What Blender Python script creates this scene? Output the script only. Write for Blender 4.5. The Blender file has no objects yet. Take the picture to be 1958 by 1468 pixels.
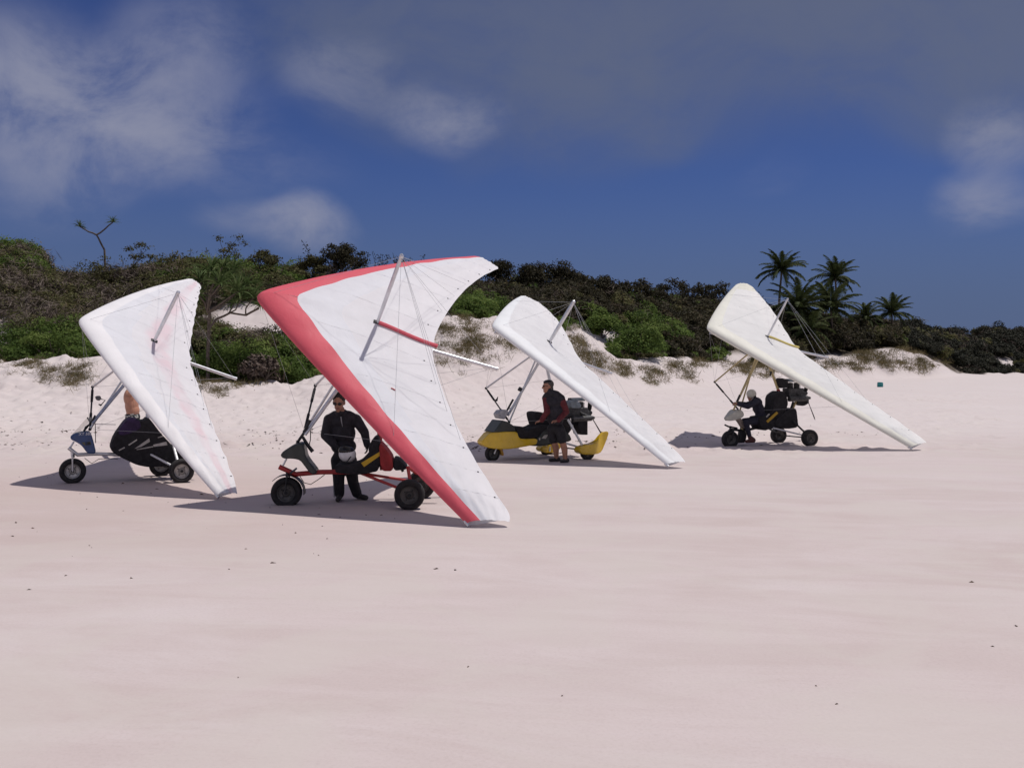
import bpy, math, random
import numpy as np
from mathutils import Vector

rng = np.random.default_rng(7)
random.seed(7)
scene = bpy.context.scene
COL = scene.collection

# ------------------------------------------------------------------ camera
F_PX, CX, CY, CAM_H = 1900.0, 979.0, 690.0, 2.15      # focal length / principal point of the photograph, eye height
cam_d = bpy.data.cameras.new('camera')
cam_d.sensor_width = 36.0
cam_d.lens = 36.0 * F_PX / 1958.0
cam_d.shift_y = -(734.0 - CY) / 1958.0
cam_d.clip_start = 0.1
cam_d.clip_end = 8000.0
cam = bpy.data.objects.new('camera', cam_d)
cam.location = (0, 0, CAM_H)
cam.rotation_euler = (math.radians(90), 0, 0)
COL.objects.link(cam)
scene.camera = cam

# ------------------------------------------------------------------ light
SUN_TO = Vector((0.37, 0.12, 1.0)).normalized()        # direction towards the sun
SUN_EL = math.asin(SUN_TO.z)
SUN_AZ = math.atan2(SUN_TO.x, SUN_TO.y)                # clockwise from +Y
sun_d = bpy.data.lights.new('sun', 'SUN')
sun_d.energy = 3.35
sun_d.angle = math.radians(0.53)
sun_d.color = (1.0, 0.955, 0.90)
sun = bpy.data.objects.new('sun', sun_d)
sun.rotation_euler = SUN_TO.to_track_quat('Z', 'Y').to_euler()
COL.objects.link(sun)

scene.view_settings.view_transform = 'Standard'
scene.view_settings.look = 'None'
scene.view_settings.exposure = 0.0
scene.view_settings.gamma = 1.0
scene.view_settings.use_curve_mapping = False
scene.cycles.max_bounces = 6
scene.cycles.diffuse_bounces = 3
scene.cycles.transparent_max_bounces = 12

world = bpy.data.worlds.new('World')
scene.world = world
world.use_nodes = True
world.cycles.sampling_method = 'MANUAL'
world.cycles.sample_map_resolution = 512


class NT:
    """tiny node-tree helper"""
    def __init__(self, tree):
        self.t = tree; self.t.nodes.clear()

    def n(self, typ, ins=None, **kw):
        nd = self.t.nodes.new(typ)
        for k, v in kw.items():
            setattr(nd, k, v)
        for k, v in (ins or {}).items():
            s = nd.inputs[k]
            if hasattr(v, 'default_value') or isinstance(v, bpy.types.NodeSocket):
                self.t.links.new(v, s)
            else:
                s.default_value = v
        return nd

    def m(self, op, a, b=0.0, c=0.0, clamp=False):
        nd = self.t.nodes.new('ShaderNodeMath'); nd.operation = op; nd.use_clamp = clamp
        for i, v in enumerate((a, b, c)):
            if isinstance(v, bpy.types.NodeSocket): self.t.links.new(v, nd.inputs[i])
            else: nd.inputs[i].default_value = v
        return nd.outputs[0]

    def vm(self, op, a, b=(0, 0, 0)):
        nd = self.t.nodes.new('ShaderNodeVectorMath'); nd.operation = op
        for i, v in enumerate((a, b)):
            if isinstance(v, bpy.types.NodeSocket): self.t.links.new(v, nd.inputs[i])
            else: nd.inputs[i].default_value = v
        return nd

    def mix(self, f, a, b, mode='MIX'):
        nd = self.t.nodes.new('ShaderNodeMix'); nd.data_type = 'RGBA'; nd.blend_type = mode
        for s, v in ((nd.inputs[0], f), (nd.inputs[6], a), (nd.inputs[7], b)):
            if isinstance(v, bpy.types.NodeSocket): self.t.links.new(v, s)
            else: s.default_value = v if not isinstance(v, tuple) or len(v) == 4 else (*v, 1)
        return nd.outputs[2]

    def rng(self, v, a, b, c=0.0, d=1.0, smooth=True):
        nd = self.t.nodes.new('ShaderNodeMapRange'); nd.interpolation_type = 'SMOOTHSTEP' if smooth else 'LINEAR'
        self.t.links.new(v, nd.inputs[0])
        for i, q in enumerate((a, b, c, d)): nd.inputs[i + 1].default_value = q
        return nd.outputs[0]

    def noise(self, vec, scale, detail=4, rough=0.55, dist=0.0):
        nd = self.t.nodes.new('ShaderNodeTexNoise')
        self.t.links.new(vec, nd.inputs['Vector'])
        nd.inputs['Scale'].default_value = scale; nd.inputs['Detail'].default_value = detail
        nd.inputs['Roughness'].default_value = rough; nd.inputs['Distortion'].default_value = dist
        return nd.outputs['Fac']

    def link(self, a, b):
        self.t.links.new(a, b)


SKY_STRENGTH = 0.05
w = NT(world.node_tree)
sky = w.n('ShaderNodeTexSky', sky_type='NISHITA', sun_disc=False, sun_elevation=SUN_EL, sun_rotation=SUN_AZ,
          altitude=0.0, air_density=1.0, dust_density=0.0, ozone_density=3.0)
skyc = w.mix(1.0, sky.outputs[0], (0.42, 0.50, 0.92), 'MULTIPLY')
tc = w.n('ShaderNodeTexCoord').outputs['Generated']
elev = w.n('ShaderNodeSeparateXYZ', {0: tc}).outputs[2]
K = 1.0 / SKY_STRENGTH
skyc = w.mix(w.rng(elev, 0.20, 0.02, 0.0, 0.85), skyc, (0.082 * K, 0.118 * K, 0.228 * K, 1))     # hazy band of air low over the land


def pxdir(px, py):
    v = Vector(((px - CX) / F_PX, 1.0, (CY - py) / F_PX)); v.normalize(); return v


warp = w.n('ShaderNodeTexNoise', {'Vector': tc, 'Scale': 5.0, 'Detail': 1.0})
wv = w.vm('SCALE', w.vm('SUBTRACT', warp.outputs['Color'], (0.5, 0.5, 0.5)).outputs[0]); wv.inputs[3].default_value = 0.10
dirw = w.vm('ADD', tc, wv.outputs[0]).outputs[0]
flat = w.vm('MULTIPLY', dirw, (1.0, 1.0, 1.7)).outputs[0]
fb = w.noise(flat, 9.5, 7, 0.62, 0.25)


def blobs(lst):
    tot = None
    for px, py, a, b, amp in lst:
        c = pxdir(px, py)
        d = w.vm('SUBTRACT', dirw, tuple(c)).outputs[0]
        d = w.vm('MULTIPLY', d, (F_PX / a, F_PX / a, F_PX / b)).outputs[0]
        r = w.vm('LENGTH', d).outputs[1]
        g = w.rng(r, 1.45, 0.0, 0.0, amp)
        tot = g if tot is None else w.m('ADD', tot, g)
    return tot


# clouds of the view: pale cumulus shreds and a broad grey veil; beyond the view brighter, denser cloud is added to fill the shadows
pale = blobs([(150, 225, 270, 105, 1.1), (60, 170, 150, 110, .45), (330, 110, 130, 75, .40), (300, 270, 130, 60, .5),
              (560, 440, 80, 45, 1.15), (480, 420, 80, 30, .4), (845, 225, 95, 50, .75), (660, 150, 110, 70, .34), (1910, 235, 75, 55, .65),
              (1900, 355, 75, 48, .65), (80, 350, 130, 60, .22), (480, 330, 160, 60, .12), (1450, 340, 60, 30, .15)])
grey = blobs([(1350, 20, 620, 130, .85), (1080, 160, 230, 150, .65), (1700, 110, 460, 130, .65), (700, 60, 260, 110, .42),
              (1930, 30, 300, 160, .7), (760, 190, 150, 90, .25), (1250, 250, 90, 50, .3)])
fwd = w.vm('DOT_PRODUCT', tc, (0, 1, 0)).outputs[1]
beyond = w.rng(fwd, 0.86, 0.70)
fill_cloud = w.rng(w.noise(flat, 2.6, 4, 0.55, 0.0), 0.42, 0.62, 0.0, 0.80)
fill_cloud = w.m('MULTIPLY', fill_cloud, beyond)
tex = fb
pden = w.m('MULTIPLY', pale, w.rng(tex, 0.30, 0.76, 0.15, 1.7))
pden = w.m('DIVIDE', pden, w.m('ADD', pden, 0.85))
gden = w.m('MULTIPLY', grey, w.rng(fb, 0.28, 0.72, 0.7, 2.2))
gden = w.m('DIVIDE', gden, w.m('ADD', gden, 0.52))
greyc = (0.128 * K, 0.148 * K, 0.212 * K, 1)
palec = (0.300 * K, 0.310 * K, 0.400 * K, 1)
c1 = w.mix(w.m('MULTIPLY', gden, 0.92), skyc, greyc)
c2 = w.mix(w.m('MULTIPLY', pden, 1.12, clamp=True), c1, palec)
c3 = w.mix(fill_cloud, c2, (0.60 * K, 0.59 * K, 0.62 * K, 1))
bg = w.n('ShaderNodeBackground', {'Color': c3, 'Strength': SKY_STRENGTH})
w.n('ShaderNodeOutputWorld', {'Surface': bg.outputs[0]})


# ------------------------------------------------------------------ materials
MATS = {}


def mat(name, col, rough=0.6, metal=0.0, var=0.10, scale=9.0, bump=0.0, bscale=60.0, coat=0.0, spec=0.4):
    if name in MATS: return MATS[name]
    m = bpy.data.materials.new(name); m.use_nodes = True
    t = NT(m.node_tree)
    co = t.n('ShaderNodeTexCoord').outputs['Object']
    nz = t.noise(co, scale, 5, 0.6)
    lo = tuple(c * (1 - var) for c in col); hi = tuple(min(1, c * (1 + var)) for c in col)
    c = t.mix(t.rng(nz, 0.3, 0.7), lo, hi)
    bs = t.n('ShaderNodeBsdfPrincipled', {'Base Color': c, 'Metallic': metal})
    r = t.m('ADD', t.m('MULTIPLY', t.noise(co, scale * 3, 3), 0.25), rough - 0.125, clamp=True)
    t.link(r, bs.inputs['Roughness'])
    bs.inputs['Coat Weight'].default_value = coat
    bs.inputs['Specular IOR Level'].default_value = spec
    if bump:
        b = t.n('ShaderNodeBump', {'Height': t.noise(co, bscale, 4), 'Strength': bump, 'Distance': 0.01})
        t.link(b.outputs[0], bs.inputs['Normal'])
    t.n('ShaderNodeOutputMaterial', {'Surface': bs.outputs[0]})
    MATS[name] = m
    return m


def sail_mat(name, col, trans=0.30, stripe=None, rough=0.55, tcol=None):
    """woven sailcloth: diffuse, slightly glossy, lets light through"""
    if name in MATS: return MATS[name]
    m = bpy.data.materials.new(name); m.use_nodes = True
    t = NT(m.node_tree)
    co = t.n('ShaderNodeTexCoord').outputs['Object']
    nz = t.noise(co, 2.2, 5, 0.6)
    c = t.mix(t.rng(nz, 0.3, 0.75), tuple(v * 0.93 for v in col), col)
    dirt = t.rng(t.noise(co, 6.0, 6, 0.7), 0.60, 0.82, 0.0, 0.16)
    c = t.mix(dirt, c, (0.55, 0.50, 0.44))
    if stripe:
        uv = t.n('ShaderNodeUVMap', uv_map='span').outputs[0]
        sx = t.n('ShaderNodeSeparateXYZ', {0: uv})
        wob = t.m('MULTIPLY', t.m('SUBTRACT', t.noise(co, 3.0, 4), 0.5), 0.10)
        cc = t.m('ADD', sx.outputs[1], wob)
        a = t.rng(cc, stripe[0] - 0.05, stripe[0] + 0.05); b = t.rng(cc, stripe[1] + 0.05, stripe[1] - 0.05)
        patch = t.rng(t.noise(co, 1.6, 3), 0.35, 0.6, 0.35, 1.0)
        c = t.mix(t.m('MULTIPLY', t.m('MULTIPLY', a, b), patch), c, stripe[2])
    wr = t.n('ShaderNodeBump', {'Height': t.noise(t.vm('MULTIPLY', co, (1.0, 1.0, 0.6)).outputs[0], 4.5, 5, 0.55, 1.2), 'Strength': 0.35, 'Distance': 0.02})
    bs = t.n('ShaderNodeBsdfPrincipled', {'Base Color': c, 'Roughness': rough, 'Normal': wr.outputs[0]})
    bs.inputs['Specular IOR Level'].default_value = 0.25
    tr = t.n('ShaderNodeBsdfTranslucent', {'Color': c if tcol is None else (*tcol, 1), 'Normal': wr.outputs[0]})
    mx = t.n('ShaderNodeMixShader', {0: trans, 1: bs.outputs[0], 2: tr.outputs[0]})
    t.n('ShaderNodeOutputMaterial', {'Surface': mx.outputs[0]})
    MATS[name] = m
    return m


def leaf_mat(name, ramp, trans=0.28, rough=0.7, spec=0.12):
    """leaf colours picked per leaf from the 'rnd' face attribute"""
    if name in MATS: return MATS[name]
    m = bpy.data.materials.new(name); m.use_nodes = True
    t = NT(m.node_tree)
    at = t.n('ShaderNodeAttribute', attribute_name='rnd')
    cr = t.n('ShaderNodeValToRGB', {0: at.outputs['Fac']})
    el = cr.color_ramp.elements
    while len(el) < len(ramp): el.new(0.5)
    for i, c in enumerate(ramp):
        el[i].position = i / (len(ramp) - 1); el[i].color = (*c, 1)
    bs = t.n('ShaderNodeBsdfPrincipled', {'Base Color': cr.outputs[0], 'Roughness': rough})
    bs.inputs['Specular IOR Level'].default_value = spec
    tr = t.n('ShaderNodeBsdfTranslucent', {'Color': cr.outputs[0]})
    mx = t.n('ShaderNodeMixShader', {0: trans, 1: bs.outputs[0], 2: tr.outputs[0]})
    t.n('ShaderNodeOutputMaterial', {'Surface': mx.outputs[0]})
    MATS[name] = m
    return m


# ------------------------------------------------------------------ objects
def tag(o, label=None, cat=None, group=None, kind=None):
    if label: o['label'] = label
    if cat: o['category'] = cat
    if group: o['group'] = group
    if kind: o['kind'] = kind
    return o


def thing(name, loc, label, cat, group=None):
    o = bpy.data.objects.new(name, None)
    o.empty_display_size = 0.2
    o.location = loc
    COL.objects.link(o)
    return tag(o, label, cat, group)


def link_mesh(name, me, parent=None, loc=(0, 0, 0)):
    o = bpy.data.objects.new(name, me)
    o.location = loc
    COL.objects.link(o)
    if parent is not None: o.parent = parent
    return o


def np_mesh(name, V, Fc, mats, mi=None, smooth=False, rnd=None, uv=None):
    """V (n,3); Fc (m,k) constant k"""
    me = bpy.data.meshes.new(name)
    V = np.asarray(V, np.float32); Fc = np.asarray(Fc, np.int32)
    m, k = Fc.shape
    me.vertices.add(len(V)); me.vertices.foreach_set('co', V.ravel())
    me.loops.add(m * k); me.loops.foreach_set('vertex_index', Fc.ravel())
    me.polygons.add(m)
    me.polygons.foreach_set('loop_start', np.arange(0, m * k, k, dtype=np.int32))
    me.polygons.foreach_set('loop_total', np.full(m, k, np.int32))
    if mi is not None: me.polygons.foreach_set('material_index', np.asarray(mi, np.int32))
    me.polygons.foreach_set('use_smooth', np.full(m, bool(smooth)))
    for q in (mats if isinstance(mats, (list, tuple)) else [mats]): me.materials.append(q)
    if rnd is not None:
        a = me.attributes.new('rnd', 'FLOAT', 'FACE'); a.data.foreach_set('value', np.asarray(rnd, np.float32))
    if uv is not None:
        l = me.uv_layers.new(name='span'); l.data.foreach_set('uv', np.asarray(uv, np.float32)[Fc.ravel()].ravel())
    me.update(calc_edges=True); me.validate()
    return me


def frame_of(d):
    d = np.asarray(d, float); d = d / (np.linalg.norm(d) + 1e-12)
    u = np.cross(d, (0, 0, 1.0)) if abs(d[2]) < 0.9 else np.cross(d, (1.0, 0, 0))
    u /= np.linalg.norm(u)
    return d, u, np.cross(d, u)


class MB:
    """collects shapes, builds them as ONE mesh object"""
    def __init__(self):
        self.v = []; self.f = []; self.mi = []

    def add(self, vs, fs, mi=0):
        o = len(self.v)
        self.v.extend([tuple(map(float, q)) for q in vs])
        for f in fs:
            self.f.append(tuple(i + o for i in f)); self.mi.append(mi)
        return self

    def tube(self, pts, r, n=8, cap=True, mi=0, flat=1.0):
        pts = [np.asarray(p, float) for p in pts]
        rs = [r] * len(pts) if np.isscalar(r) else list(r)
        vs = []; u = None
        for i, p in enumerate(pts):
            d = (pts[min(i + 1, len(pts) - 1)] - pts[max(i - 1, 0)])
            dd, u0, _ = frame_of(d)
            if u is None: u = u0
            else:
                u = u - dd * (u @ dd)
                u = u / np.linalg.norm(u) if np.linalg.norm(u) > 1e-6 else u0
            w_ = np.cross(dd, u)
            for k in range(n):
                a = 2 * math.pi * k / n
                vs.append(p + rs[i] * (math.cos(a) * u + math.sin(a) * w_ * flat))
        fs = []
        for i in range(len(pts) - 1):
            for k in range(n):
                fs.append((i * n + k, i * n + (k + 1) % n, (i + 1) * n + (k + 1) % n, (i + 1) * n + k))
        if cap:
            fs.append(tuple(reversed(range(n)))); fs.append(tuple((len(pts) - 1) * n + k for k in range(n)))
        return self.add(vs, fs, mi)

    def lathe(self, prof, o, ax, n=24, mi=0, close=False):
        d, u, w_ = frame_of(ax); o = np.asarray(o, float)
        vs = []
        for r, h in prof:
            for k in range(n):
                a = 2 * math.pi * k / n
                vs.append(o + d * h + r * (math.cos(a) * u + math.sin(a) * w_))
        fs = []; m = len(prof)
        for i in range(m if close else m - 1):
            j = (i + 1) % m
            for k in range(n):
                fs.append((i * n + k, i * n + (k + 1) % n, j * n + (k + 1) % n, j * n + k))
        return self.add(vs, fs, mi)

    def ell(self, c, r, axes=None, n=12, m=8, mi=0):
        c = np.asarray(c, float); r = np.asarray(r, float)
        A = np.eye(3) if axes is None else np.array(axes, float)
        vs = [c + A[2] * r[2]]
        for i in range(1, m):
            t = math.pi * i / m
            for k in range(n):
                a = 2 * math.pi * k / n
                vs.append(c + A[0] * r[0] * math.sin(t) * math.cos(a) + A[1] * r[1] * math.sin(t) * math.sin(a) + A[2] * r[2] * math.cos(t))
        vs.append(c - A[2] * r[2])
        fs = [(0, 1 + k, 1 + (k + 1) % n) for k in range(n)]
        for i in range(m - 2):
            for k in range(n):
                fs.append((1 + i * n + k, 1 + (i + 1) * n + k, 1 + (i + 1) * n + (k + 1) % n, 1 + i * n + (k + 1) % n))
        L = len(vs) - 1; b = 1 + (m - 2) * n
        fs += [(L, b + (k + 1) % n, b + k) for k in range(n)]
        return self.add(vs, fs, mi)

    def hexa(self, P8, mi=0):
        """8 corners: bottom 4 then top 4"""
        return self.add(P8, [(3, 2, 1, 0), (4, 5, 6, 7), (0, 1, 5, 4), (1, 2, 6, 5), (2, 3, 7, 6), (3, 0, 4, 7)], mi)

    def box(self, c, h, ax=None, mi=0, bev=0.12):
        """box with chamfered vertical/horizontal edges (three stacked sections)"""
        c = np.asarray(c, float); A = np.eye(3) if ax is None else np.array(ax, float)
        b = bev * min(h)
        vs = []
        for zz, ins in ((-h[2], b), (-h[2] + b, 0), (h[2] - b, 0), (h[2], b)):
            x, y = h[0] - ins, h[1] - ins; q = b * 0.8
            for X, Y in ((x - q, -y), (x, -y + q), (x, y - q), (x - q, y), (-x + q, y), (-x, y - q), (-x, -y + q), (-x + q, -y)):
                vs.append(c + A[0] * X + A[1] * Y + A[2] * zz)
        fs = [tuple(reversed(range(8))), tuple(range(24, 32))]
        for i in range(3):
            for k in range(8):
                fs.append((i * 8 + k, i * 8 + (k + 1) % 8, (i + 1) * 8 + (k + 1) % 8, (i + 1) * 8 + k))
        return self.add(vs, fs, mi)

    def mesh(self, name, mats, smooth=True, angle=38):
        me = bpy.data.meshes.new(name)
        me.from_pydata(self.v, [], self.f)
        for q in (mats if isinstance(mats, (list, tuple)) else [mats]): me.materials.append(q)
        me.polygons.foreach_set('material_index', self.mi)
        me.update()
        if smooth:
            me.polygons.foreach_set('use_smooth', [True] * len(me.polygons))
            me.set_sharp_from_angle(angle=math.radians(angle))
        return me

    def build(self, name, mats, parent=None, origin=(0, 0, 0), smooth=True, angle=38):
        o = np.asarray(origin, float)
        self.v = [tuple(np.asarray(q) - o) for q in self.v]
        ob = link_mesh(name, self.mesh(name, mats, smooth, angle), parent)
        if parent is None: ob.location = origin
        return ob


def px_at(px, py, d):
    """point at depth d that the photograph shows at (px, py)"""
    return np.array(((px - CX) / F_PX * d, d, CAM_H + (CY - py) / F_PX * d))


# ------------------------------------------------------------------ terrain
def tab(p, xs, ys): return np.interp(p, xs, ys)


TOE = ([-900, 0, 300, 600, 850, 1000, 1200, 1400, 1600, 1750, 1830, 1958, 2400, 3200], [34, 37, 38, 41, 44, 50, 66, 84, 105, 122, 134, 150, 185, 230])
CRD = ([-900, 0, 300, 600, 850, 1000, 1200, 1400, 1600, 1750, 1830, 1958, 2400, 3200], [44, 47, 48, 50, 58, 64, 77, 95, 116, 131, 141, 157, 195, 240])
CRY = ([-900, 0, 200, 330, 400, 560, 640, 760, 850, 950, 1080, 1180, 1300, 1400, 1500, 1600, 1690, 1760, 1830, 1958, 3000],
       [697, 697, 690, 716, 734, 737, 708, 652, 606, 616, 648, 690, 683, 698, 700, 688, 664, 676, 714, 717, 715])
RGD = ([-900, 0, 600, 1000, 1200, 1400, 1600, 1800, 1958, 3000], [62, 66, 72, 90, 102, 120, 142, 172, 192, 260])
SIL = ([-900, 0, 60, 100, 180, 250, 330, 450, 560, 640, 700, 800, 900, 1000, 1100, 1200, 1350, 1450, 1520, 1600, 1700, 1800, 1958, 3000],
       [470, 432, 440, 492, 502, 492, 470, 474, 487, 496, 503, 508, 522, 522, 534, 555, 562, 588, 606, 610, 617, 622, 622, 622])


def sstep(a, b, x):
    t = np.clip((x - a) / (b - a), 0, 1); return t * t * (3 - 2 * t)


_wv = [(rng.uniform(-1, 1, 2), rng.uniform(0, 6.28)) for _ in range(40)]


def fnoise(x, y, wl, k0=0, k=7):
    """smooth sum-of-sines noise, about -1..1"""
    s = 0
    for i in range(k):
        d, ph = _wv[(k0 + i) % 40]
        d = d / (np.hypot(*d) + 1e-6)
        s = s + np.sin((x * d[0] + y * d[1]) * 6.283 / (wl * (0.6 + 0.13 * i)) + ph)
    return s / math.sqrt(k) * 0.75


def azim(x, y):
    return np.where(y > 2, CX + F_PX * x / np.maximum(y, 2), np.where(x > 0, 3200, -900)).clip(-900, 3200)


def terrain(x, y):
    x = np.asarray(x, float); y = np.asarray(y, float)
    p = azim(x, y)
    T = tab(p, *TOE); C = tab(p, *CRD); R = tab(p, *RGD)
    zc = np.maximum(CAM_H + (CY - tab(p, *CRY)) / F_PX * C, 0.12)
    vegpx = 2.1 * F_PX / R
    zr = CAM_H + (CY - tab(p, *SIL) - vegpx) / F_PX * R
    wob = fnoise(x, y, 14, 3)
    d = y + wob * 1.2
    z = 0.10 * sstep(T - 10, T, d)
    z = z + (zc - 0.10) * sstep(T - 1, C, d) ** 0.9
    z = z + np.maximum(zr - zc, 0) * sstep(C + 0.5, R, d)
    z = z - 1.2 * sstep(R + 4, R + 30, d)
    rough = sstep(T - 2, C, d)
    z = z + rough * (0.10 * fnoise(x, y, 2.6, 11) + 0.22 * fnoise(x, y, 7, 20) * sstep(T + 2, C, d))
    # beach: low undulation, a gentle rise on the right where the farthest wing tip rests
    z = z + (1 - rough) * (0.018 * fnoise(x, y, 6.5, 5) * sstep(9, 14, np.abs(y)) + 0.008 * fnoise(x * 0.5, y, 2.1, 15))
    z = z + 0.10 * np.exp(-((x - 9.7) / 1.9) ** 2 - ((y - 22.9) / 1.7) ** 2)
    return z * sstep(2, 6, y)


def ground_z(x, y): return float(terrain(np.array([x]), np.array([y]))[0])

def axis(segs):
    out = []
    for a, b, s in segs:
        n = max(1, int(round((b - a) / s))); out += list(np.linspace(a, b, n, endpoint=False))
    return np.array(out + [segs[-1][1]])


gx = axis([(-2600, -400, 220), (-400, -80, 32), (-80, -26, 1.2), (-26, 40, 0.17), (40, 90, 0.8), (90, 400, 20), (400, 2600, 220)])
gy = axis([(-600, -20, 60), (-20, 5, 2.5), (5, 20, 0.3), (20, 66, 0.17), (66, 110, 0.45), (110, 230, 1.3), (230, 500, 18), (500, 4000, 250)])
GX, GY = np.meshgrid(gx, gy)
GZ = terrain(GX, GY)
_r = sstep(tab(azim(GX, GY), *TOE) - 3, tab(azim(GX, GY), *TOE) + 3, GY) * (GY > 10)
GZ = GZ + _r * (0.035 * fnoise(GX, GY, 0.9, 8) + 0.05 * fnoise(GX, GY, 1.7, 28))

# footprints and kicked-up sand: real dimples with a raised rim
nfp = 0
for k in range(8200):
    p = rng.uniform(-60, 1900)
    T = tab(p, *TOE); C = tab(p, *CRD)
    d = rng.uniform(21.5, min(C, 64))
    if d < 23.5 and rng.random() < 0.8: continue
    if p > 1250 and rng.random() < 0.6: continue
    x, y = (p - CX) / F_PX * d, d
    if not (-25.5 < x < 39.5 and 20.5 < y < 65): continue
    i0, i1 = np.searchsorted(gx, (x - 0.6, x + 0.6)); j0, j1 = np.searchsorted(gy, (y - 0.6, y + 0.6))
    if i1 - i0 < 2 or j1 - j0 < 2: continue
    r = rng.uniform(0.12, 0.22); dep = rng.uniform(0.03, 0.11) * (0.75 if d < 30 else 1.0)
    a = rng.uniform(0, 3.14); ca, sa = math.cos(a), math.sin(a)
    dx = GX[j0:j1, i0:i1] - x; dy = GY[j0:j1, i0:i1] - y
    q = ((dx * ca + dy * sa) / (r * 1.4)) ** 2 + ((-dx * sa + dy * ca) / r) ** 2
    GZ[j0:j1, i0:i1] += -dep * np.exp(-q) + 0.5 * dep * np.exp(-(np.sqrt(q) - 1.5) ** 2 * 3)

def surface(x, y):
    """height of the finished sand mesh, footprints included"""
    i = np.clip(np.searchsorted(gx, x) - 1, 0, len(gx) - 2); j = np.clip(np.searchsorted(gy, y) - 1, 0, len(gy) - 2)
    u = (x - gx[i]) / (gx[i + 1] - gx[i]); v = (y - gy[j]) / (gy[j + 1] - gy[j])
    return (GZ[j, i] * (1 - u) + GZ[j, i + 1] * u) * (1 - v) + (GZ[j + 1, i] * (1 - u) + GZ[j + 1, i + 1] * u) * v


SANDP = [(480, 618, 80, 40), (615, 566, 60, 26), (1125, 655, 66, 32), (2, 640, 26, 40), (900, 668, 60, 50), (1410, 694, 36, 20),
         (1928, 697, 26, 12), (1852, 646, 20, 7), (1090, 553, 12, 8), (560, 640, 40, 35), (745, 640, 60, 60), (1580, 690, 40, 12)]


def px_of(x, y, z): return CX + F_PX * x / y, CY - F_PX * (z - CAM_H) / y


def bare(px, py, soft=0.35):
    """1 where open sand lies among the scrub"""
    s = np.zeros_like(np.asarray(px, float))
    for a, b, c, d in SANDP:
        s = np.maximum(s, sstep(1 + soft, 1 - soft, np.sqrt(((px - a) / c) ** 2 + ((py - b) / d) ** 2)))
    return s


pp = azim(GX, GY)
vy = np.where(GY > 5, CY - F_PX * (GZ - CAM_H) / np.maximum(GY, 5), 900)
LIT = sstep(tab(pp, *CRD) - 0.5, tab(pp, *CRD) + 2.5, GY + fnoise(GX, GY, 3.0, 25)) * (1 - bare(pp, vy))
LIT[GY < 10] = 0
nx, ny = len(gx), len(gy)
ii = (np.arange(ny - 1)[:, None] * nx + np.arange(nx - 1)[None, :]).ravel()
faces = np.stack([ii, ii + 1, ii + nx + 1, ii + nx], 1)

# sand: pale pink silica, wind streaks, grain, litter under the scrub
sm = bpy.data.materials.new('sand'); sm.use_nodes = True
t = NT(sm.node_tree)
co = t.n('ShaderNodeTexCoord').outputs['Object']
big = t.noise(co, 0.16, 5, 0.55, 0.6)
rot = t.n('ShaderNodeVectorRotate', {'Vector': co, 'Angle': 0.16}).outputs[0]
st = t.noise(t.vm('MULTIPLY', rot, (0.30, 1.2, 1.0)).outputs[0], 1.0, 6, 0.62, 1.2)
st2 = t.noise(t.vm('MULTIPLY', rot, (0.9, 4.5, 1.0)).outputs[0], 1.0, 5, 0.65, 0.6)
gr = t.noise(co, 38.0, 4, 0.7)
spk = t.noise(co, 140.0, 2, 0.5)
c = t.mix(t.rng(big, 0.32, 0.68), (0.507, 0.421, 0.402), (0.550, 0.471, 0.460))
c = t.mix(t.rng(st, 0.38, 0.64, 0.0, 0.50), c, (0.593, 0.516, 0.507))
c = t.mix(t.rng(st2, 0.52, 0.74, 0.0, 0.22), c, (0.469, 0.387, 0.372))
mot = t.noise(rot, 5.0, 8, 0.72, 0.5)
c = t.mix(t.rng(mot, 0.50, 0.72, 0.0, 0.16), c, (0.470, 0.392, 0.372))
wisp = t.noise(t.vm('MULTIPLY', rot, (0.16, 0.42, 1.0)).outputs[0], 1.0, 7, 0.68, 1.8)
c = t.mix(t.rng(wisp, 0.50, 0.66, 0.0, 0.40), c, (0.600, 0.535, 0.530))
c = t.mix(t.rng(gr, 0.42, 0.75, 0.0, 0.26), c, (0.396, 0.323, 0.297))
c = t.mix(t.rng(spk, 0.66, 0.80, 0.0, 0.40), c, (0.310, 0.249, 0.232))
cream = t.rng(t.noise(co, 0.55, 5, 0.65, 0.8), 0.42, 0.66, 0.0, 0.60)
c = t.mix(cream, c, (0.545, 0.488, 0.455))
sep = t.n('ShaderNodeSeparateXYZ', {0: co})
damp = t.m('MULTIPLY', t.rng(sep.outputs[1], 9.0, 13.0), t.rng(sep.outputs[1], 24.0, 16.0))
damp = t.m('MULTIPLY', damp, t.m('MULTIPLY', t.rng(sep.outputs[0], 1.0, -4.5), t.rng(big, 0.30, 0.62, 0.35, 1.0)))
c = t.mix(t.m('MULTIPLY', damp, 0.50), c, (0.430, 0.331, 0.303))      # damper, pinker sand low on the left
dry = t.rng(sep.outputs[1], 22.0, 34.0)
c = t.mix(t.m('MULTIPLY', dry, 0.55), c, (0.632, 0.572, 0.559))       # dry upper beach and dune face
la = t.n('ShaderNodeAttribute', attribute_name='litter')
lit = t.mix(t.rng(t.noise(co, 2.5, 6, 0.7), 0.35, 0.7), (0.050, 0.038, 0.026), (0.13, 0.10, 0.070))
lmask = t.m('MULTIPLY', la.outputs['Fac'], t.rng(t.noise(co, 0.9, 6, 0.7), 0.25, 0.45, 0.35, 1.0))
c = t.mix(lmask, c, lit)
lowh = t.noise(t.vm('MULTIPLY', co, (1.2, 3.2, 1.0)).outputs[0], 1.0, 6, 0.65, 0.8)
b1 = t.n('ShaderNodeBump', {'Height': lowh, 'Strength': 0.30, 'Distance': 0.03})
rip = t.noise(t.vm('MULTIPLY', co, (2.2, 7.0, 2.0)).outputs[0], 1.6, 5, 0.6, 0.3)
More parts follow.
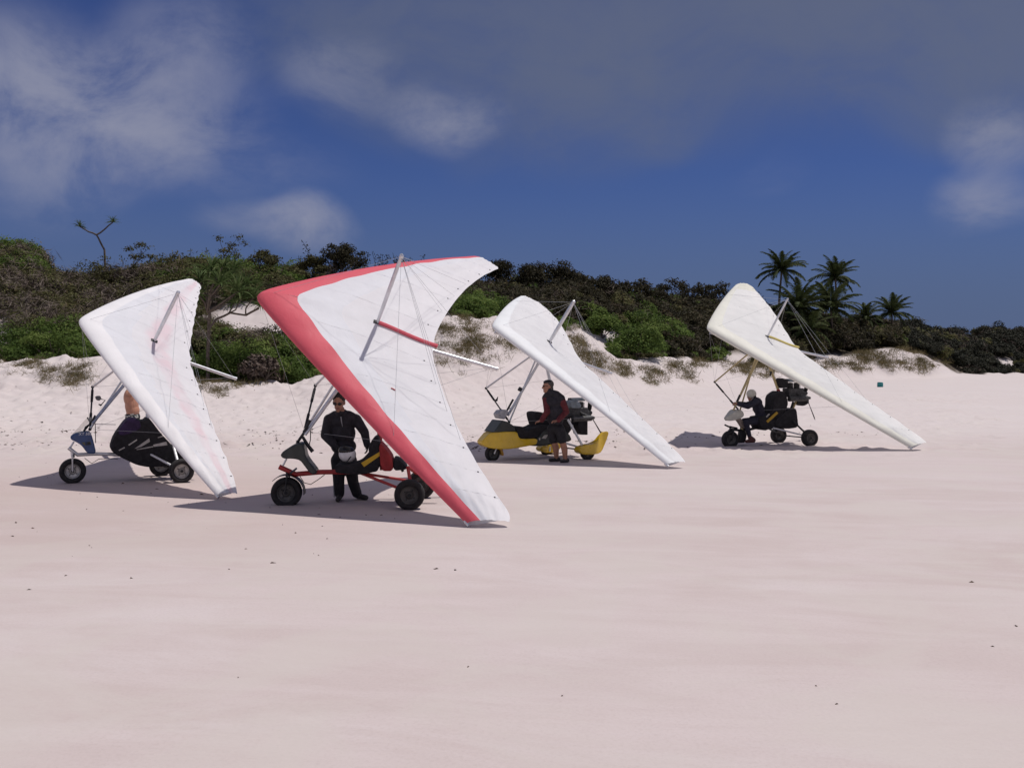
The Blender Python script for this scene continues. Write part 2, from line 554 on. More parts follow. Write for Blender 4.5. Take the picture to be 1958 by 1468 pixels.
b2 = t.n('ShaderNodeBump', {'Height': rip, 'Strength': 0.38, 'Distance': 0.012, 'Normal': b1.outputs[0]})
b3 = t.n('ShaderNodeBump', {'Height': gr, 'Strength': 0.25, 'Distance': 0.006, 'Normal': b2.outputs[0]})
bs = t.n('ShaderNodeBsdfPrincipled', {'Base Color': c, 'Roughness': 0.88, 'Normal': b3.outputs[0]})
bs.inputs['Specular IOR Level'].default_value = 0.25
t.n('ShaderNodeOutputMaterial', {'Surface': bs.outputs[0]})

me = np_mesh('sand_beach', np.stack([GX, GY, GZ], -1).reshape(-1, 3), faces, [sm], smooth=True)
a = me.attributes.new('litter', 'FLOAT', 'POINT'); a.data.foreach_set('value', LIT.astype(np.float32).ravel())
beach = link_mesh('sand_beach', me)
tag(beach, 'pale pink sand beach rising to low dunes', 'sand', kind='structure')


# ------------------------------------------------------------------ foliage helpers
def unit(n):
    v = rng.normal(size=(n, 3)); return v / np.linalg.norm(v, axis=1, keepdims=True)


def leaf_quads(Cn, Nn, ln, wd, droop=0.0):
    """rhombic leaves at centres Cn facing Nn"""
    n = len(Cn)
    a = np.cross(Nn, unit(n)); a /= np.linalg.norm(a, axis=1, keepdims=True) + 1e-9
    a[:, 2] -= droop; a /= np.linalg.norm(a, axis=1, keepdims=True) + 1e-9
    b = np.cross(Nn, a); b /= np.linalg.norm(b, axis=1, keepdims=True) + 1e-9
    ln = np.broadcast_to(ln, (n,))[:, None]; wd = np.broadcast_to(wd, (n,))[:, None]
    V = np.stack([Cn - a * ln, Cn + b * wd, Cn + a * ln, Cn - b * wd], 1)
    return V.reshape(-1, 3), np.arange(4 * n).reshape(n, 4)


def crown_pts(base, rx, rz, n, lobes=7, ry=None, shell=0.72):
    """leaf positions + outward normals of a lumpy crown standing on base"""
    ry = rx if ry is None else ry
    th = rng.uniform(0, 6.283, lobes); rr = np.sqrt(rng.uniform(0.02, 1, lobes)) * 0.62
    lc = np.stack([np.cos(th) * rr, np.sin(th) * rr, rng.uniform(0.22, 0.80, lobes) * (1.05 - rr * 0.75)], 1)
    lr = rng.uniform(0.26, 0.50, lobes)
    k = rng.integers(0, lobes, n)
    u = unit(n); u[:, 2] = np.abs(u[:, 2]) * 0.9 + u[:, 2] * 0.1
    rad = lr[k] * rng.uniform(shell, 1.08, n)
    P = lc[k] + u * rad[:, None]
    P[:, 2] = np.maximum(P[:, 2], 0.02)
    N = u + rng.normal(size=(n, 3)) * 0.55 + np.array((0, 0, 0.35)); N /= np.linalg.norm(N, axis=1, keepdims=True)
    global LOBE
    LOBE = rng.normal(0, .17, lobes)[k] + (P[:, 2] - .5) * .25
    return np.asarray(base) + P * np.array((rx, ry, rz)), N


def stem_mb(base, rx, rz, k=5, r=0.03):
    mb = MB()
    for i in range(k):
        a = rng.uniform(0, 6.283); q = rng.uniform(0.3, 0.75)
        b = np.asarray(base, float) + np.array((rng.uniform(-.1, .1), rng.uniform(-.1, .1), -0.08))
        e = b + np.array((math.cos(a) * q * rx, math.sin(a) * q * rx, rz * rng.uniform(0.45, 0.8)))
        m_ = (b + e) / 2 + np.array((rng.uniform(-.1, .1), rng.uniform(-.1, .1), 0.08))
        mb.tube([b, m_, e], [r, r * 0.75, r * 0.35], 5)
    return mb


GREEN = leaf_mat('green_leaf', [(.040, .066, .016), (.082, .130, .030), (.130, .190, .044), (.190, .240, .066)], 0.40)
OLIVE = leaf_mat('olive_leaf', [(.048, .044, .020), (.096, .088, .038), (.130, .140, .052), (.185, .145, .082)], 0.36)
DARK = leaf_mat('dark_leaf', [(.018, .016, .010), (.034, .030, .018), (.052, .048, .024), (.082, .064, .036)], 0.26)  # dark brown leaves, cloud shade of the right hillside put into the colour
FAR = leaf_mat('headland_leaf', [(.017, .018, .013), (.025, .026, .018), (.032, .033, .021), (.042, .040, .026)], 0.12)  # headland leaves kept dark too, the cloud shade is in the colour
TWIG = leaf_mat('dry_twig', [(.075, .055, .044), (.125, .096, .080), (.180, .146, .122), (.24, .20, .17)], 0.0, 0.85)
STRAW = leaf_mat('straw_blade', [(.065, .072, .024), (.16, .130, .060), (.24, .185, .105), (.105, .125, .042)], 0.2, 0.7)
BARK = mat('grey_bark', (0.11, 0.085, 0.068), 0.85, var=0.35, scale=14, bump=0.5, bscale=40)
DBARK = mat('dark_bark', (0.040, 0.032, 0.026), 0.85, var=0.3, scale=14, bump=0.5, bscale=40)


class Bag:
    """leaf collector for one mass of scrub"""
    def __init__(self): self.V = []; self.R = []

    def put(self, Cn, Nn, ln, wd, base, spread=0.30, droop=0.0, lobe=0.0):
        V, _ = leaf_quads(Cn, Nn, ln, wd, droop); self.V.append(V)
        self.R.append(np.clip(base + lobe + rng.normal(size=len(Cn)) * spread, 0, 1))

    def build(self, name, m, label, cat):
        V = np.concatenate(self.V); n = len(V) // 4
        me = np_mesh(name, V, np.arange(4 * n).reshape(n, 4), [m], rnd=np.concatenate(self.R))
        o = link_mesh(name, me)
        return tag(o, label, cat, kind='stuff')


bags = {k: Bag() for k in ('green', 'olive', 'dark', 'twig', 'far')}


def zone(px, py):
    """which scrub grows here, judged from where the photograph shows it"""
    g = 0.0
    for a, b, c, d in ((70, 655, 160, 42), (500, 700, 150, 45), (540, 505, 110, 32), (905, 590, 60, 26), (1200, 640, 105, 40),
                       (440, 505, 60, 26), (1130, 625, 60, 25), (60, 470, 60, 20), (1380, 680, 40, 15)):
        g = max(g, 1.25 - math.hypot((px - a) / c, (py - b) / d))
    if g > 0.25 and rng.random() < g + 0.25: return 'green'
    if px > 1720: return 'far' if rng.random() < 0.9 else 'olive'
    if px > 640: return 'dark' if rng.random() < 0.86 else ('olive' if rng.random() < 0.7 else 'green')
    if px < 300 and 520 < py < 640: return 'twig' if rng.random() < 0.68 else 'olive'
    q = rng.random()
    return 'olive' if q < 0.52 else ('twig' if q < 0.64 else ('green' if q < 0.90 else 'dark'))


cnt = {}
placed = 0
for k in range(5200):
    p = rng.uniform(-260, 2240)
    C = tab(p, *CRD); R = tab(p, *RGD)
    tq = rng.random() ** 0.85
    d = C + 0.8 + tq * (R + 5 - C)
    x = (p - CX) / F_PX * d; y = d
    z = ground_z(x, y)
    py = CY - F_PX * (z - CAM_H) / y
    if bare(np.array([p]), np.array([py]))[0] > 0.35: continue
    if (p < 0 or p > 1958) and rng.random() < 0.5: continue
    # keep the density roughly even per square metre
    if rng.random() > min(1.0, (d / 120.0) ** 0.5 + 0.12): continue
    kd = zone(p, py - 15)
    lf = 0.00125 * d
    if kd == 'far': lf *= .75
    rx = rng.uniform(0.8, 1.7) * (1 + 0.35 * (d > 90)); rz = rx * rng.uniform(0.75, 1.15)
    front = d < C + 5
    if front and 1590 < p < 1830: continue
    if front: rx *= 0.75; rz *= 0.62
    if 1430 < p < 1760 and tq > 0.1: rz *= 1.5
    if kd == 'twig':
        n = 330
        P, N = crown_pts((x, y, z - .1), rx, rz, n, 8, shell=0.15)
        bags['twig'].put(P, N, rng.uniform(2.2, 6.0, n) * lf, lf * 0.24, rng.uniform(.3, .7), .2)
        P, N = crown_pts((x, y, z - .1), rx, rz, 170, 8)
        bags['olive'].put(P, N, lf, lf * .55, rng.uniform(.25, .6))
    else:
        n = int(rng.uniform(520, 700)) if d > 60 else int(rng.uniform(700, 950))
        if kd == 'far': n = int(n * 1.5)
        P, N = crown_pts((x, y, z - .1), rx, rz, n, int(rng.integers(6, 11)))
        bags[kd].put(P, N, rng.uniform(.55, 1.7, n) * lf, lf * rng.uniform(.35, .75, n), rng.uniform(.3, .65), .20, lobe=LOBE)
        if rng.random() < .5:
            P, N = crown_pts((x, y, z - .1), rx, rz * 1.1, 40, 6, shell=.3)
            bags['twig'].put(P, N, rng.uniform(2.0, 5.0, 40) * lf, lf * 0.2, rng.uniform(.1, .5), .2)
    cnt[kd] = cnt.get(kd, 0) + 1
print('scrub', cnt)

# loose sprigs that break up the skyline
for k in range(330):
    p = rng.uniform(90, 1430)
    if p < 620 and rng.random() < .72: continue
    R = tab(p, *RGD); d = R + rng.uniform(-3.5, 1.5)
    x = (p - CX) / F_PX * d; z = ground_z(x, d)
    h = rng.uniform(1.4, 2.9) * (.72 if p < 620 else 1.0); lean = rng.normal(0, .22); lf = .00115 * d
    kd = 'dark' if p > 620 else 'olive'
    m_ = 9; f = np.linspace(.45, 1, m_)
    P = np.array((x, d, z)) + np.stack([lean * h * f, np.zeros(m_), h * f], 1)
    N = np.tile(np.array((0.05, -1.0, 0.0)), (m_, 1)) + rng.normal(size=(m_, 3)) * .03
    V = np.stack([P - np.array((lean, 0, 1)) * .12 * h / 2, P + np.array((lf * .22, 0, 0)), P + np.array((lean, 0, 1)) * .12 * h / 2, P - np.array((lf * .22, 0, 0))], 1).reshape(-1, 3)
    bags[kd].V.append(V); bags[kd].R.append(np.full(m_, .15))
    n = int(rng.uniform(14, 46)); q = rng.uniform(.55, 1.03, n)
    P = np.array((x, d, z)) + np.stack([lean * h * q + rng.normal(0, .16, n), rng.normal(0, .16, n), h * q + rng.normal(0, .08, n)], 1)
    bags[kd].put(P, unit(n), rng.uniform(.7, 1.8, n) * lf, lf * .45, .3, .2)

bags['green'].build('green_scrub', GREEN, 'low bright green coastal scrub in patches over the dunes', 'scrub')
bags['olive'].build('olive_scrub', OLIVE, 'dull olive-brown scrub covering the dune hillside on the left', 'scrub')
bags['dark'].build('dark_scrub', DARK, 'dense brown-green scrub with cloud shade put into its leaf colour on the hillside right of the red-edged wing', 'scrub')
bags['twig'].build('bare_twig_scrub', TWIG, 'grey-brown leafless twigs among the dune scrub', 'scrub')
bags['far'].build('headland_forest', FAR, 'forest with cloud shade put into its leaf colour on the low far headland at the right edge', 'forest')


# ------------------------------------------------------------------ single shrubs one can pick out
def shrub(px, d, rx, rz, n, m, label, name='shrub', base=.5, ry=None, lf=None, sink=0.1):
    x = (px - CX) / F_PX * d; z = ground_z(x, d) - sink
    r = thing(name, (x, d, z), label, 'shrub', None)
    lf = 0.0013 * d if lf is None else lf
    n = int(n * 2.0); P, N = crown_pts((0, 0, 0), rx, rz, n, 18, ry)
    V, Fc = leaf_quads(P, N, rng.uniform(.55, 1.7, n) * lf, lf * rng.uniform(.35, .75, n))
    lo = np.clip(base + LOBE + rng.normal(size=n) * .20, 0, 1)
    link_mesh('crown', np_mesh('crown', V, Fc, [m], rnd=lo), r)
    link_mesh('stem', stem_mb((0, 0, 0), rx, rz, 9, .035).mesh('stem', BARK), r)
    return r


shrub(455, 49.5, 2.3, 2.3, 3800, GREEN, 'broad green bush at the dune foot just right of the leftmost wing', ry=1.4, base=.55)
shrub(535, 50.0, 1.9, 2.0, 3200, GREEN, 'green bush against the red leading edge, below the sandy hollow', ry=1.4, base=.5)
shrub(500, 48.6, 1.2, 1.5, 900, TWIG, 'bare brownish bush in front of the broad green bushes', ry=.9, base=.2, lf=.13)
shrub(400, 50.5, 1.5, 1.8, 2200, GREEN, 'green bush under the spreading pandanus tree', ry=1.2, base=.45)
shrub(105, 49.0, 2.4, 2.0, 3600, GREEN, 'largest bright green bush behind the leftmost nose', ry=1.3, base=.58)
shrub(25, 48.6, 1.7, 1.3, 2200, GREEN, 'low green bush cut off by the left edge of the picture', ry=1.2, base=.42)
shrub(165, 48.3, 1.3, 1.2, 1800, GREEN, 'small green bush directly behind the leftmost leading edge', ry=1.0, base=.4)
shrub(1215, 80, 3.0, 2.9, 3600, GREEN, 'rounded green bush above the pale dune crest between the two right wings', ry=2.0, base=.48)
shrub(1150, 82, 2.2, 1.9, 2400, GREEN, 'green bush right of the grey sand patch behind the third wing', ry=1.5, base=.52)
shrub(905, 63, 1.6, 1.5, 2000, GREEN, 'green bush on the dune between the red-edged wing tip and the third wing', ry=1.2, base=.5)


# ------------------------------------------------------------------ spinifex and dune grass
gb = Bag()
gz = [(110, 718, 60, 18, 90), (150, 735, 40, 16, 60), (430, 742, 70, 16, 110), (30, 708, 35, 10, 25), (900, 640, 70, 30, 220), (960, 660, 70, 30, 140), (1220, 712, 90, 18, 150),
      (1320, 692, 60, 16, 120), (1420, 700, 50, 18, 120), (1560, 700, 70, 16, 150), (1690, 690, 60, 20, 200), (1760, 695, 50, 16, 120),
      (620, 712, 50, 12, 40), (890, 690, 60, 30, 90), (470, 655, 60, 22, 70), (1130, 690, 60, 20, 120), (1105, 660, 40, 22, 90)]
for a, b, sa, sb, n in gz:
    n = int(n * .9); m_ = max(2, n // 9); cl = rng.integers(0, m_, n)
    px = rng.normal(a, sa * .65, m_)[cl] + rng.normal(0, 5.5, n); py = rng.normal(b, sb * .6, m_)[cl] + rng.normal(0, 2.2, n) + (px - a) * .03
    ds = np.linspace(30, 150, 160)
    XS = ((px - CX) / F_PX)[:, None] * ds[None, :]
    hit = terrain(XS, np.broadcast_to(ds, XS.shape)) >= CAM_H + ((CY - py) / F_PX)[:, None] * ds[None, :]
    ok = hit.any(1); k = hit.argmax(1)
    for i in np.nonzero(ok)[0]:
        d = ds[k[i]] + rng.normal() * .5; x = (px[i] - CX) / F_PX * d + rng.normal() * .2; z = ground_z(x, d)
        s = d / 55.0
        nb = 22
        Cn = np.array((x, d, z)) + np.stack([rng.normal(0, .20, nb) * s, rng.normal(0, .20, nb) * s, rng.uniform(.0, .20, nb) * s ** .5], 1)
        N = unit(nb); N[:, 2] *= .35; N /= np.linalg.norm(N, axis=1, keepdims=True)
        gb.put(Cn, N, rng.uniform(.10, .36, nb) * s ** .6, .009 * s, rng.uniform(.2, .7), .2, droop=-.2)
gb.build('dune_grass', STRAW, 'straw-coloured spinifex tufts trailing over the dune faces', 'grass')


# ------------------------------------------------------------------ strandline litter
lb = MB()
LITM = leaf_mat('strand_litter', [(.035, .022, .016), (.065, .042, .030), (.11, .075, .055), (.15, .11, .085)], 0, .8)
PV = []; PR = []
spots = []
for k in range(3000):
    q = rng.random()
    px = rng.uniform(-80, 1750)
    if q < .40: d = 28.8 + .8 * math.sin(px * .013) + rng.normal(0, .55)
    elif q < .62: d = 25.0 + .7 * math.sin(px * .009 + 1) + rng.normal(0, .5); px = px * .8
    elif q < .97: d = rng.uniform(23, tab(px, *CRD))
    else: px = rng.uniform(-60, 760); d = rng.uniform(10.5, 23)
    if px > 1250 and rng.random() < .65: continue
    spots.append((px, d, rng.uniform(.02, .085) if d > 23 else rng.uniform(.008, .028)))
for px, py, s in [(55, 1128, .035), (835, 1086, .045), (870, 1088, .04), (470, 1050, .035), (520, 1076, .04), (438, 1088, .03), (250, 1105, .04), (125, 1100, .03), (30, 998, .05),
                  (62, 1009, .05), (25, 1025, .06), (895, 1272, .022), (565, 1018, .04), (625, 1028, .03), (1858, 1113, .05), (1942, 1195, .04), (1898, 1238, .02), (700, 985, .04), (610, 985, .05),
                  (650, 990, .035), (730, 985, .05), (290, 912, .06), (235, 925, .05), (300, 935, .06), (385, 945, .06), (1075, 1330, .014), (1560, 1310, .016), (1600, 1345, .016), (455, 1295, .02)]:
    spots.append((px, CAM_H * F_PX / (py - CY), s))
SPA = np.array([(q[0], q[1]) for q in spots]); SPZ = surface((SPA[:, 0] - CX) / F_PX * SPA[:, 1], SPA[:, 1])
for (px, d, s), zz in zip(spots, SPZ):
    x = (px - CX) / F_PX * d
    z = zz + .003
    a = rng.uniform(0, 3.14); e = rng.uniform(1.2, 3.2)
    ca, sa = math.cos(a), math.sin(a)
    w_ = s / e
    top = rng.uniform(.1, .35) * w_ + .004
    quad = [(-s * rng.uniform(.6, 1.2), rng.normal() * w_ * .5, -.008), (rng.normal() * s * .4, -w_ * rng.uniform(.4, 1), 0), (s * rng.uniform(.6, 1.2), rng.normal() * w_ * .5, -.008), (rng.normal() * s * .4, w_ * rng.uniform(.4, 1), 0)]
    vv = [(x + ca * X - sa * Y, d + sa * X + ca * Y, z + Z) for X, Y, Z in quad] + [(x, d, z + top)]
    PV.append(vv); PR.append(rng.random())
PV = np.array(PV); n = len(PV)
ix = np.arange(n)[:, None] * 5
tri = np.concatenate([ix + np.array([[0, 1, 4]]), ix + np.array([[1, 2, 4]]), ix + np.array([[2, 3, 4]]), ix + np.array([[3, 0, 4]])])
o = link_mesh('strand_litter', np_mesh('strand_litter', PV.reshape(-1, 3), tri, [LITM], rnd=np.tile(np.array(PR), 4)))
tag(o, 'dark scraps of seaweed and twigs strewn over the sand', 'litter', kind='stuff')

# ------------------------------------------------------------------ trees
def grow(mb, p, d, ln, r, depth, tips, spread=0.55, up=0.15, kids=(2, 3), shrink=0.72, nseg=3):
    """recursive tapered limbs; collects the tips"""
    d = np.asarray(d, float); d /= np.linalg.norm(d)
    pts = [np.asarray(p, float)]; q = d.copy()
    for i in range(nseg):
        q = q + rng.normal(size=3) * 0.16 + np.array((0, 0, up * .3)); q /= np.linalg.norm(q)
        pts.append(pts[-1] + q * ln / nseg)
    r2 = r * (0.55 if depth else 0.35)
    mb.tube(pts, list(np.linspace(r, r2, nseg + 1)), 6 if r > .03 else 4)
    if depth == 0:
        tips.append((pts[-1], q)); return
    for k in range(int(rng.integers(kids[0], kids[1] + 1))):
        nd = q + unit(1)[0] * spread * 1.3 + np.array((0, 0, up)); grow(mb, pts[-1], nd, ln * shrink * rng.uniform(.8, 1.15), r2, depth - 1, tips, spread, up, kids, shrink, nseg)
    if depth >= 1 and rng.random() < .6: tips.append((pts[-1], q))


def leafy_tree(px, d, h, label, m=DARK, lean=(0, 0, 1), depth=3, lf=None, per=46, rad=.40, group=None, name='coastal_tree', zoff=0.0, spread=.55, base=.35, r0=.07):
    h = h * (.85 if px < 560 or px > 1160 else .68)
    x = (px - CX) / F_PX * d; z = ground_z(x, d) - .1
    r = thing(name, (x, d, z), label, 'tree', group)
    mbs = []; tips = []
    for st in range(2 if depth > 2 else 1): mbs.append(MB()); grow(mbs[-1], (rng.normal() * .15 * st, rng.normal() * .15 * st, 0), np.array(lean) + unit(1)[0] * .35 * st, h * .26, r0, depth + 1, tips, spread * 1.15, .10, (2, 3), .80)
    top = max(t_[0][2] for t_ in tips)
    k = h / top
    for mb in mbs: mb.v = [(a * k, b * k, c * k) for a, b, c in mb.v]
    lf = .0013 * d if lf is None else lf
    per = int(per * .75); rad = rad * .95
    Cs = []; Ns = []
    for t_, q in tips:
        n = int(per * rng.uniform(.6, 1.3))
        u = unit(n) * (rng.random((n, 1)) ** .6) * rad * np.array((1.25, 1.25, .6))
        Cs.append(t_ * k + u); Ns.append(u / rad + np.array((0, 0, .6)) + rng.normal(size=(n, 3)) * .5)
    Cs = np.concatenate(Cs); Ns = np.concatenate(Ns); Ns /= np.linalg.norm(Ns, axis=1, keepdims=True)
    n = len(Cs)
    V, Fc = leaf_quads(Cs, Ns, rng.uniform(.7, 1.3, n) * lf, lf * .5)
    for mb in mbs: link_mesh('trunk', mb.mesh('trunk', DBARK), r)
    link_mesh('crown', np_mesh('crown', V, Fc, [m], rnd=np.clip(base + rng.normal(size=n) * .25, 0, 1)), r)
    return r


leafy_tree(455, 66, 3.9, 'leaning leafy tree alone on the skyline above the pandanus', OLIVE, (-.55, 0, .85), 2, per=60, rad=.42, spread=.75, base=.2)
leafy_tree(238, 63, 4.2, 'small tree with upright leaf tufts right of the forked pandanus', OLIVE, (.15, 0, 1), 2, per=50, rad=.36, base=.25)
leafy_tree(505, 68, 2.9, 'small dark bush-like tree on the skyline left of the low cloud', OLIVE, (.1, 0, 1), 2, per=60, rad=.45, base=.2)
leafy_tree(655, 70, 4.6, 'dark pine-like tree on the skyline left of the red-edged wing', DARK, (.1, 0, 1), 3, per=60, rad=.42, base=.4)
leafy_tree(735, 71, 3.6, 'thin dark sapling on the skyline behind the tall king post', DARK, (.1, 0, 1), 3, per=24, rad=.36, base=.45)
leafy_tree(600, 70, 3.0, 'low spiky dark tree left of the pine-like tree', OLIVE, (.0, 0, 1), 3, per=40, rad=.38, base=.15)
for px, d, h, lab in [(962, 88, 4.6, 'dark ragged tree just right of the red-edged wing tip'), (1010, 90, 4.4, 'dark tree second from the red-edged wing tip on the skyline'),
                      (1065, 92, 5.0, 'broad dark tree above the third wing king post'), (1110, 95, 4.6, 'dark dense tree right of the third wing king post'),
                      (1148, 97, 3.8, 'dark tree ending the dense skyline group')]:
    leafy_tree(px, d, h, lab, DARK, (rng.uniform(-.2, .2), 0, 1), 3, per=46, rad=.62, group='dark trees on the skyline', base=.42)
for px, d, h, lab in [(1195, 100, 3.2, 'thin see-through sapling right of the dense skyline trees'), (1230, 102, 3.7, 'sparse sapling in the skyline dip'),
                      (1292, 106, 4.3, 'sparse tree with open crown midway along the right skyline'), (1357, 112, 4.2, 'sparse tree next to the rightmost wing tip on the skyline')]:
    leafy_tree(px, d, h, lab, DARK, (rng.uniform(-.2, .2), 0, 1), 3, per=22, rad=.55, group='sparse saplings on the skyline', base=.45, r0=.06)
leafy_tree(1742, 152, 3.6, 'tiny bent tree on the far skyline right of the last palm', FAR, (.4, 0, 1), 2, per=24, rad=.5, base=.3)


# pandanus: forked limbs, each ending in a rosette of strap leaves
def strap_rosette(n, ln, wd, droop=1.0):
    V = []; Fq = []
    for i in range(n):
        a = rng.uniform(0, 6.283); e = rng.uniform(.05, 1.35)
        d = np.array((math.cos(a) * math.cos(e), math.sin(a) * math.cos(e), math.sin(e)))
        s = np.array((-math.sin(a), math.cos(a), 0))
        L = ln * rng.uniform(.7, 1.15); p = d * ln * .06; seg = 4; o = len(V)
        for k in range(seg + 1):
            f = k / seg; w_ = wd * (1 - f ** 1.6) + wd * .04
            V += [p - s * w_ / 2 + np.array((0, 0, .25 * w_)), p - np.array((0, 0, .2 * w_)), p + s * w_ / 2 + np.array((0, 0, .25 * w_))]
            d = d + np.array((0, 0, -.36 * droop * (f + .25))); d /= np.linalg.norm(d); p = p + d * L / seg
        for k in range(seg):
            b = o + k * 3
            Fq += [(b, b + 1, b + 4, b + 3), (b + 1, b + 2, b + 5, b + 4)]
    return np.array(V), np.array(Fq)


PAND = leaf_mat('pandanus_leaf', [(.040, .060, .020), (.075, .115, .038), (.115, .160, .060), (.180, .200, .095)], .2)
ros = []
for k in range(3):
    V, Fq = strap_rosette(46, .85, .075, 1.0 + .2 * k)
    ros.append(np_mesh('leaf_rosette', V, Fq, [PAND], smooth=True, rnd=np.repeat(np.clip(rng.normal(.5, .25, 46), 0, 1), 8)))


def pandanus(px, d, label, limbs, scale, r0, rosette=1.0):
    """limbs: lists of photo points (px, py, depth offset); rosettes on limb ends flagged True"""
    x = (px - CX) / F_PX * d; z = ground_z(x, d) - .1
    o = np.array((x, d, z))
    r = thing('pandanus_tree', tuple(o), label, 'tree')
    first = True
    for pts, rad, heads in limbs:
        q = [px_at(a, b, d + c) - o for a, b, c in pts]
        if first: q[0] = np.array((q[0][0], 0, 0)); first = False
        f = []
        for i in range(len(q) - 1):     # smooth limb
            for s in (0, .5): f.append(q[i] * (1 - s) + q[i + 1] * s + rng.normal(size=3) * rad * .3 * (i + s > 0))
        f.append(q[-1])
        mb = MB().tube(f, list(np.linspace(rad, rad * .62, len(f))), 7)
        link_mesh('trunk' if pts is limbs[0][0] else 'branch', mb.mesh('branch', BARK), r)
        if heads:
            h = link_mesh('leaf_rosette', ros[int(rng.integers(0, 3))], r)
            h.location = tuple(q[-1]); sc = rosette * rng.uniform(.85, 1.2)
            h.scale = (sc, sc, sc); h.rotation_euler = (rng.uniform(-.35, .35), rng.uniform(-.35, .35), rng.uniform(0, 6.28))
    return r


D = 48.6
pl = [([(398, 655, 0), (400, 620, 0), (396, 580, 0)], .10, False)]
for tip, via, c in [((402, 520), (397, 555), .3), ((425, 512), (405, 550), -.4), ((384, 540), (394, 565), .5), ((440, 535), (408, 565), .8), ((455, 558), (415, 585), -.6),
                    ((420, 545), (400, 570), -1.0), ((380, 565), (392, 580), -.4), ((472, 545), (420, 590), .2), ((445, 515), (410, 555), 1.1)]:
    pl.append(([(397, 598, 0), (*via, c * .5), (*tip, c)], .055, True))
pl.append(([(400, 628, 0), (415, 610, .2), (440, 598, .3), (470, 603, .4), (495, 590, .5)], .065, False))
for tip, via, c in [((498, 585), (488, 592), .4), ((485, 568), (470, 590), .1), ((462, 572), (450, 592), -.3), ((448, 580), (440, 596), .6)]:
    pl.append(([(436, 600, .3) if via[0] < 460 else (470, 602, .4), (*via, c), (*tip, c)], .042, True))
pandanus(398, D, 'spreading pandanus tree with drooping leaf heads beside the leftmost wing tip', pl, 1, .1, 1.15)
D2 = 66.0
pandanus(205, D2, 'bare forked pandanus sticking up on the skyline with two leaf heads',
         [([(203, 500, 0), (200, 478, 0), (188, 455, 0), (184, 448, 0)], .075, False), ([(184, 449, 0), (170, 442, 0), (152, 433, 0)], .06, True),
          ([(185, 449, 0), (200, 438, 0), (216, 425, 0)], .06, True)], 1, .1, .62)

# coconut palms
PALM = leaf_mat('palm_leaflet', [(.022, .028, .011), (.042, .056, .020), (.068, .085, .030), (.115, .110, .050)], .25)


def frond_mesh(seed, L=3.0):
    V = []; Fq = []
    e = 1.0; p = np.zeros(3); d = np.array((1.0, 0, .55)); d /= np.linalg.norm(d)
    pts = [p.copy()]
    S = 22
    for k in range(S):
        d = d + np.array((0, 0, -.030 - .050 * k / S)); d /= np.linalg.norm(d); p = p + d * L / S; pts.append(p.copy())
    for k in range(S):      # rachis
        w0, w1 = .035 * (1 - k / S) + .008, .035 * (1 - (k + 1) / S) + .008
        o = len(V)
        V += [pts[k] + np.array((0, -w0, 0)), pts[k] + np.array((0, w0, 0)), pts[k + 1] + np.array((0, w1, 0)), pts[k + 1] + np.array((0, -w1, 0))]
        Fq.append((o, o + 1, o + 2, o + 3))
    for k in range(2, S + 1):
        f = k / S
        for sd in (-1, 1):
            for j in range(2):
                b = pts[k] + (pts[k - 1] - pts[k]) * j * .5
                ll = L * .21 * math.sin(math.pi * min(1, .12 + f * .86)) ** .6 * rng.uniform(.85, 1.1)
                dv = np.array((.75 + rng.normal() * .08, sd * 1.0, -.12 - .40 * f + rng.normal() * .14)); dv /= np.linalg.norm(dv)
                wv_ = np.array((.068, 0, .03 * sd))
                o = len(V)
                V += [b - wv_ * .6, b + wv_ * .6, b + dv * ll * .6 + wv_ * .7 - np.array((0, 0, .02)), b + dv * ll - np.array((0, 0, .10 * ll))]
                Fq.append((o, o + 1, o + 2, o + 3))
    rn = np.clip(rng.normal(.45, .22, len(Fq)), 0, 1)
    return np_mesh('frond', np.array(V), np.array(Fq), [PALM], rnd=rn)


FR = [frond_mesh(i) for i in range(4)]


def palm(px, py, d, label, scale, nf=22, lean=0.0, low=-.50, hi=1.40):
    """crown heart seen at (px, py)"""
    top = px_at(px, py, d)
    bx = top[0] + lean; bz = ground_z(bx, d) - .15
    o = np.array((bx, d, bz))
    r = thing('palm_tree', tuple(o), label, 'palm', 'coconut palms behind the rightmost wing')
    T = top - o; h = T[2]
    pts = [np.array((T[0] * (s ** 1.6), 0, h * s)) for s in np.linspace(0, 1, 9)]
    mb = MB().tube(pts, list(np.linspace(.21, .11, 9) * min(1, .6 + h / 20)), 9)
    for i in range(1, 22):
        s = i / 22; mb.lathe([(.0, -.02), (.19 * (1 - .45 * s), -.015), (.19 * (1 - .45 * s), .02), (0, .03)], (T[0] * s ** 1.6, 0, h * s), (0, 0, 1), 9)
    link_mesh('trunk', mb.mesh('trunk', BARK), r)
    for k in range(nf):
        fo = link_mesh('frond', FR[k % 4], r)
        fo.location = tuple(T)
        a = k * 2.39996 + rng.uniform(-.2, .2); e = low + (hi - low) * ((k + .5) / nf) ** .8
        s = scale * rng.uniform(.85, 1.1) / 3.0
        fo.scale = (s, s, s)
        fo.rotation_euler = (rng.uniform(-.4, .4), -e + .35 + rng.normal() * .12, a)
    return r


